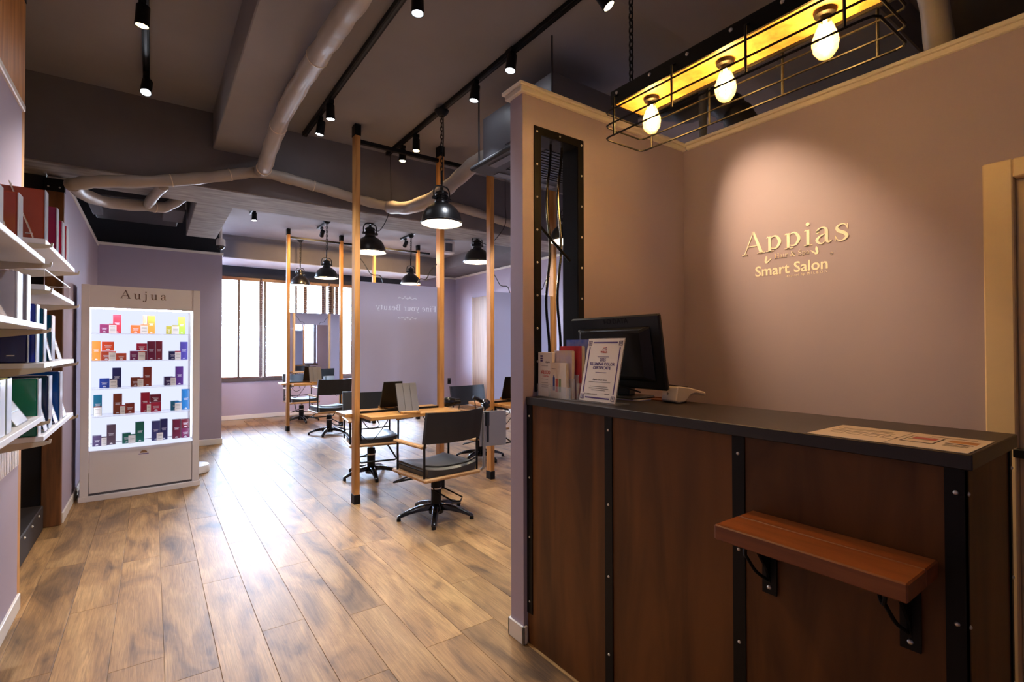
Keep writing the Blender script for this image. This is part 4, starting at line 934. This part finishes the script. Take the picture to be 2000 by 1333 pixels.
for z in (1.378, 1.145, .913, .684): obj('glass_shelf', arc_front(.064, .774, CD-.025, -.03, z-.007, z-.001), 'acrylic', dc)
mb_, w_ = serif('Aujua', 1, gap=.17); mb_, w_ = serif('Aujua', .325/w_, gap=.17); mb_.xf(frame((.255, .0055, 1.672), (1,0,0), (0,0,1))); obj('brand_letters', mb_, 'brass', dc)
m = MB(); m.prism([(.025*math.cos(a*math.pi/8)*1.0, .020*math.sin(a*math.pi/8)) for a in range(9)], 0, .001); m.xf(frame((.423, .0035, .352), (1,0,0), (0,0,1))); obj('emblem', m, 'brass', dc)
obj('emblem_text', B(.388,.458,.0032,.004,.338,.345), 'violetink', dc)
rgbs = dict(red=(196,62,76), plum=(140,52,96), orange=(240,124,66), peach=(246,176,130), amber=(246,160,70), olive=(190,180,70), lime=(176,206,80), vermilion=(232,84,48), brick=(190,76,46), magenta=(132,44,92), crimson=(178,36,66), maroon=(124,34,54), wine=(112,30,60), navy=(38,40,96), violet=(86,76,168), blue=(44,72,164), brown=(132,62,40), rust=(140,54,40), purple=(96,56,136), indigo=(60,40,90), teal=(28,110,140), sky=(40,130,200), mauve=(88,72,110), taupe=(98,78,92), green=(22,104,88), slate=(64,66,120))
for k_, v_ in rgbs.items(): mat('bx_'+k_, v_, .3, var=.12, vscale=6)
ROWS = [(1.378, 'top', [(.125,.186,0,.076,'plum'),(.213,.268,0,.161,'red'),(.334,.401,0,.075,'orange'),(.421,.446,.0,.164,'peach'),(.452,.506,0,.161,'amber'),(.591,.630,0,.073,'olive'),(.682,.732,0,.161,'lime')], [(.185,.235),(.400,.452),(.630,.682)]),
 (1.145, 'second', [(.075,.132,0,.166,'amber'),(.140,.220,.083,.162,'vermilion'),(.135,.205,0,.081,'brick'),(.235,.305,0,.064,'brick'),(.330,.385,0,.082,'magenta'),(.375,.448,.084,.148,'crimson'),(.388,.449,0,.082,'maroon'),(.452,.509,0,.168,'wine'),(.513,.561,0,.169,'maroon'),(.610,.666,0,.079,'navy'),(.698,.754,0,.164,'violet')], [(.185,.233),(.386,.434),(.653,.697)]),
 (.913, 'third', [(.126,.192,0,.082,'blue'),(.211,.271,0,.170,'navy'),(.337,.400,0,.083,'brown'),(.424,.484,0,.172,'rust'),(.577,.640,0,.081,'indigo'),(.663,.721,0,.170,'purple')], [(.193,.242),(.382,.423),(.621,.662)]),
 (.684, 'fourth', [(.088,.144,0,.172,'teal'),(.218,.278,0,.175,'brown'),(.300,.364,0,.089,'rust'),(.408,.471,0,.175,'crimson'),(.474,.555,.087,.155,'maroon'),(.480,.555,0,.085,'crimson'),(.627,.690,0,.085,'teal'),(.713,.772,0,.188,'sky')], [(.090,.142),(.264,.298),(.449,.478),(.655,.705)]),
 (.426, 'bottom', [(.084,.142,0,.088,'mauve'),(.177,.237,0,.172,'taupe'),(.282,.340,0,.088,'green'),(.372,.434,0,.177,'green'),(.489,.548,0,.174,'slate'),(.551,.605,0,.187,'navy'),(.642,.704,0,.174,'wine'),(.708,.772,.090,.172,'maroon'),(.708,.772,0,.088,'magenta')], [(.142,.176),(.322,.371),(.521,.569)])]
RM = Matrix.Translation((-.473, 5.329, 0)) @ Matrix.Rotation(RC, 4, 'Z')
for z0, rn, items, cards in ROWS:
    ordn = ['first','second','third','fourth','fifth','sixth','seventh','eighth','ninth','tenth','eleventh']
    for i, (x0, x1, a, b, cn) in enumerate(items):
        tall = (b-a) > .12; depth = .05 if tall else .06
        p = RM @ Vector(((x0+x1)/2, .15, z0+a+.0005))
        t = thing('hair_care_box', '%s %s box, %s from left on the %s shelf of the lit cabinet' % ('tall' if tall else 'low', cn, ordn[i], rn), 'product box', p, RC, 'hair care boxes in the lit cabinet')
        w_ = (x1-x0)/2; h = b-a-.001
        obj('carton', B(-w_, w_, -depth/2, depth/2, 0, h), 'bx_'+cn, t, bevel=.0012)
        m = MB(); f = -depth/2
        zc = h*.55
        for q, l in enumerate((.62, .45, .52)): m.box(-w_*l, w_*l, f-.0004, f-.0001, zc-q*.007, zc-q*.007+.003)
        m.add([(w_*.35*math.cos(k*math.pi/6), f-.0003, .008+w_*.32*math.sin(k*math.pi/6)) for k in range(7)], [tuple(range(7))])
        obj('print', m, 'wtext', t)
    for i, (x0, x1) in enumerate(cards):
        p = RM @ Vector(((x0+x1)/2, .095, z0+.0005))
        t = thing('price_card', 'white price card, %s from left on the %s shelf of the lit cabinet' % (ordn[i], rn), 'card', p, RC, 'price cards in the lit cabinet')
        w_ = (x1-x0)/2
        obj('card', B(-w_, w_, -.001, .001, 0, .080), 'paper', t); obj('stripe', B(-w_, w_, -.0014, -.001, .070, .080), 'bx_'+items[min(i*2+1, len(items)-1)][4], t)
        for q in range(4): obj('print', B(-w_*.7, w_*.7, -.0013, -.001, .02+q*.011, .022+q*.011), 'tabletcover', t)
        obj('foot', B(-w_, w_, .001, .03, 0, .0015), 'acrylic', t)
# white pedestal behind cabinet
pd = thing('pedestal_stand', 'white round-based stand behind the lit display cabinet', 'stand', (.33, 5.98, 0))
obj('base', MB().lathe([(.15,0),(.16,.01),(.16,.05),(.15,.075),(.10,.085)], 32), 'plastic', pd, smooth=True); obj('column', MB().lathe([(.045,.08),(.04,.35),(.05,.40),(.055,.45),(.03,.47)], 24), 'plastic', pd, smooth=True)

# ================================================================== LEFT SHELVES
SHX = -.30
def shelf(label, y0, y1, z):
    t = thing('wall_shelf', label, 'shelf', ((XL+SHX)/2, (y0+y1)/2, z-.04), 0, 'white product shelves')
    obj('board', B(XL+.012, SHX, y0, y1, z-.018, z), 'shelfwhite', t, bevel=.0015, world=True)
    for y in (y0+.004, y1-.004):
        pr = MB().prism([(XL+.01, z-.06),(XL+.01, z-.019),(SHX+.012, z-.019),(SHX+.014, z-.012),(SHX+.020, z-.012),(SHX+.018, z-.026),(SHX, z-.032)], y-.003, y+.003).xf(MXZ)
        obj('bracket', pr, 'bracket', t, world=True)
    return t
NS = [('top shelf of the nearer shelf unit', 1.558), ('middle shelf of the nearer shelf unit', 1.333), ('lowest shelf of the nearer shelf unit', 1.020)]
FS = [('top shelf of the farther shelf unit', 1.628), ('second shelf of the farther shelf unit, with the wire rack', 1.470), ('third shelf of the farther shelf unit', 1.200), ('lowest shelf of the farther shelf unit', .948)]
for l, z in NS: shelf('white '+l, 1.50, 2.328, z)
for l, z in FS: shelf('white '+l, 2.338, 3.134, z)
for y, lb in ((1.51,'near upright slotted standard on the shelf wall'),(2.333,'middle upright slotted standard on the shelf wall'),(3.128,'far upright slotted standard on the shelf wall')):
    o = thing('shelf_standard', 'white '+lb, 'shelf standard', (XL+.006, y, .80)); obj('rail', B(-.0055,.006,-.012,.012,0,.98), 'shelfwhite', o)
pb = thing('ribbed_panel', 'white ribbed panel on the wall under the nearer shelves', 'panel', (XL, 2.4, .70)); obj('sheet', B(.0005,.006,-1.0,.90,.0,.16), 'shelfwhite', pb)
for k in range(60): obj('rib', B(.006,.009,-.98+k*.0315,-.965+k*.0315,.0,.16), 'shelfwhite', pb)
box_c = dict(lime=(150,190,40), copper=(176,74,44), rosewood=(150,60,46), magenta=(140,36,84), ruby=(176,24,56), cherry=(196,30,60), silver=(176,168,178), pewter=(150,142,152), pistachio=(186,196,96), olivegold=(160,150,54), royal=(30,52,170), navy=(20,26,110), teal=(10,96,130), petrol=(8,84,116), emerald=(8,120,92), azure=(20,90,180), ink=(40,50,96))
for k_, v_ in box_c.items(): mat('sb_'+k_, v_, .16, var=.25, vscale=5, coat=.5)
def pbox(label, x1, y0, y1, z, h, w, cn):
    t = thing('product_box', label, 'product box', (x1-w/2, (y0+y1)/2, z+.0005), 0, 'product boxes on the wall shelves'); d = (y1-y0)/2
    obj('panel', B(-w/2, w/2, -d, d-.004, 0, h), 'sb_'+cn, t, bevel=.004)
    obj('clear_edge', B(w/2+.0003, w/2+.0035, -d, d, .001, h-.001), 'shelfwhite' if cn in ('silver','pewter') else 'acrylicedge', t, bevel=.0005)
    obj('print', B(w/2-.05, w/2-.03, -d-.0004, -d-.0001, h*.14, h*.16), 'wtext', t)
mat('acrylicedge', (206, 214, 230), .12, spec=.6)
z = FS[0][1]
pbox('copper acrylic box, first on the top far shelf', -.315, 2.425, 2.48, z, .190, .165, 'copper')
pbox('magenta acrylic box, second on the top far shelf', -.315, 2.69, 2.735, z, .188, .165, 'magenta')
pbox('ruby acrylic box, third on the top far shelf', -.315, 2.84, 2.91, z, .165, .165, 'ruby')
pbox('cherry red acrylic box at the end of the top far shelf', -.315, 2.975, 3.035, z, .172, .165, 'cherry')
z = NS[0][1]
pbox('lime green acrylic box on the top near shelf', -.315, 1.72, 1.80, z, .105, .16, 'lime')
pbox('rosewood acrylic box behind the tilted card on the top near shelf', -.315, 1.985, 2.04, z, .140, .165, 'rosewood')
pbox('plum acrylic box at the far end of the top near shelf', -.36, 2.12, 2.17, z, .12, .14, 'magenta')
z = NS[1][1]
pbox('silver box behind the tilted price card on the middle near shelf', -.315, 1.70, 1.75, z, .15, .165, 'silver')
pbox('wide silver box on the middle near shelf', -.315, 1.98, 2.045, z, .138, .165, 'silver')
pbox('narrow silver box at the end of the middle near shelf', -.315, 2.12, 2.165, z, .146, .150, 'pewter')
z = NS[2][1]
pbox('olive gold box, nearest on the lowest near shelf', -.315, 1.79, 1.845, z, .150, .165, 'olivegold')
pbox('pistachio box, second on the lowest near shelf', -.315, 1.868, 1.92, z, .150, .165, 'pistachio')
z = FS[2][1]
pbox('navy box nearest on the third far shelf', -.345, 2.345, 2.36, z, .17, .14, 'navy')
pbox('royal blue box on the third far shelf', -.330, 2.385, 2.44, z, .205, .155, 'royal')
pbox('teal box in the middle of the third far shelf', -.322, 2.475, 2.525, z, .196, .155, 'teal')
pbox('petrol blue box on the third far shelf beside the end card', -.318, 2.62, 2.69, z, .180, .155, 'petrol')
z = FS[3][1]
pbox('emerald green box, nearest on the lowest far shelf', -.318, 2.345, 2.40, z, .198, .165, 'emerald')
pbox('ink blue box in the middle of the lowest far shelf', -.314, 2.53, 2.60, z, .200, .165, 'ink')
pbox('azure blue box at the end of the lowest far shelf', -.312, 2.79, 2.86, z, .205, .165, 'azure')
def acard(label, x, y, z, h, w, tilt, rz=0, body='paper'):
    # acrylic L card holder facing +X, leaning back to -X
    t = thing('card_holder', label, 'card holder', (x, y, z+.0005), rz, 'tilted card holders on the shelves')
    M = Matrix.Rotation(math.radians(-tilt), 4, 'Y')
    obj('card', B(-.0022,-.001,-w/2,w/2,.004,h).xf(M), body, t); obj('acrylic_front', B(-.0008,.0008,-w/2,w/2,.002,h).xf(M), 'acrylic', t); obj('foot', B(-.05,0,-w/2,w/2,0,.002), 'acrylic', t)
    for q, zz in enumerate((.8,.72,.5,.3)): obj('print', B(.0008,.0012,-w*.34,w*(.1+.08*q),h*zz,h*zz+.003).xf(M), 'tabletcover', t)
mat('cardcream', (230, 200, 176), .4); mat('cardpink', (236, 214, 222), .4)
acard('tilted card in front of the copper box on the top far shelf', -.335, 2.39, FS[0][1], .205, .03, 18, 0, 'cardcream')
acard('tilted cream card on the top near shelf', -.318, 1.90, NS[0][1], .125, .07, 20, 0, 'cardcream')
acard('tilted white and cream price card on the middle near shelf', -.318, 1.86, NS[1][1], .15, .10, 24, 0, 'cardcream')
acard('white price card holder on the lowest near shelf', -.318, 2.12, NS[2][1], .14, .16, 30)
acard('narrow tilted card before the navy boxes on the third far shelf', -.36, 2.355, FS[2][1], .12, .012, 16)
acard('pink edged card leaning on the third far shelf', -.312, 2.585, FS[2][1], .14, .05, 10, 0, 'cardpink')
acard('white card at the end of the third far shelf', -.312, 2.83, FS[2][1], .13, .09, 14)
acard('tilted card beside the emerald box on the lowest far shelf', -.308, 2.465, FS[3][1], .15, .06, 12, 0, 'cardpink')
acard('tilted card beside the ink blue box on the lowest far shelf', -.308, 2.71, FS[3][1], .12, .07, 14, 0, 'cardpink')
acard('small card at the end of the lowest far shelf', -.308, 2.95, FS[3][1], .10, .09, 14, 0, 'cardpink')
wr = thing('wire_rack', 'small white wire rack on the second far shelf', 'rack', (-.40, 2.75, FS[1][1]+.0005))
for y in (-.35, .32): obj('wire_loop', MB().tube([(-.08,y,.003),(.09,y,.003),(.09,y,.06),(-.08,y,.06)], .0022, 6, closed=True), 'shelfwhite', wr)
for x in (-.08, .09):
    obj('wire_rail', MB().tube([(x,-.35,.06),(x,.32,.06)], .0022, 6), 'shelfwhite', wr); obj('wire_rail', MB().tube([(x,-.35,.003),(x,.32,.003)], .0022, 6), 'shelfwhite', wr)
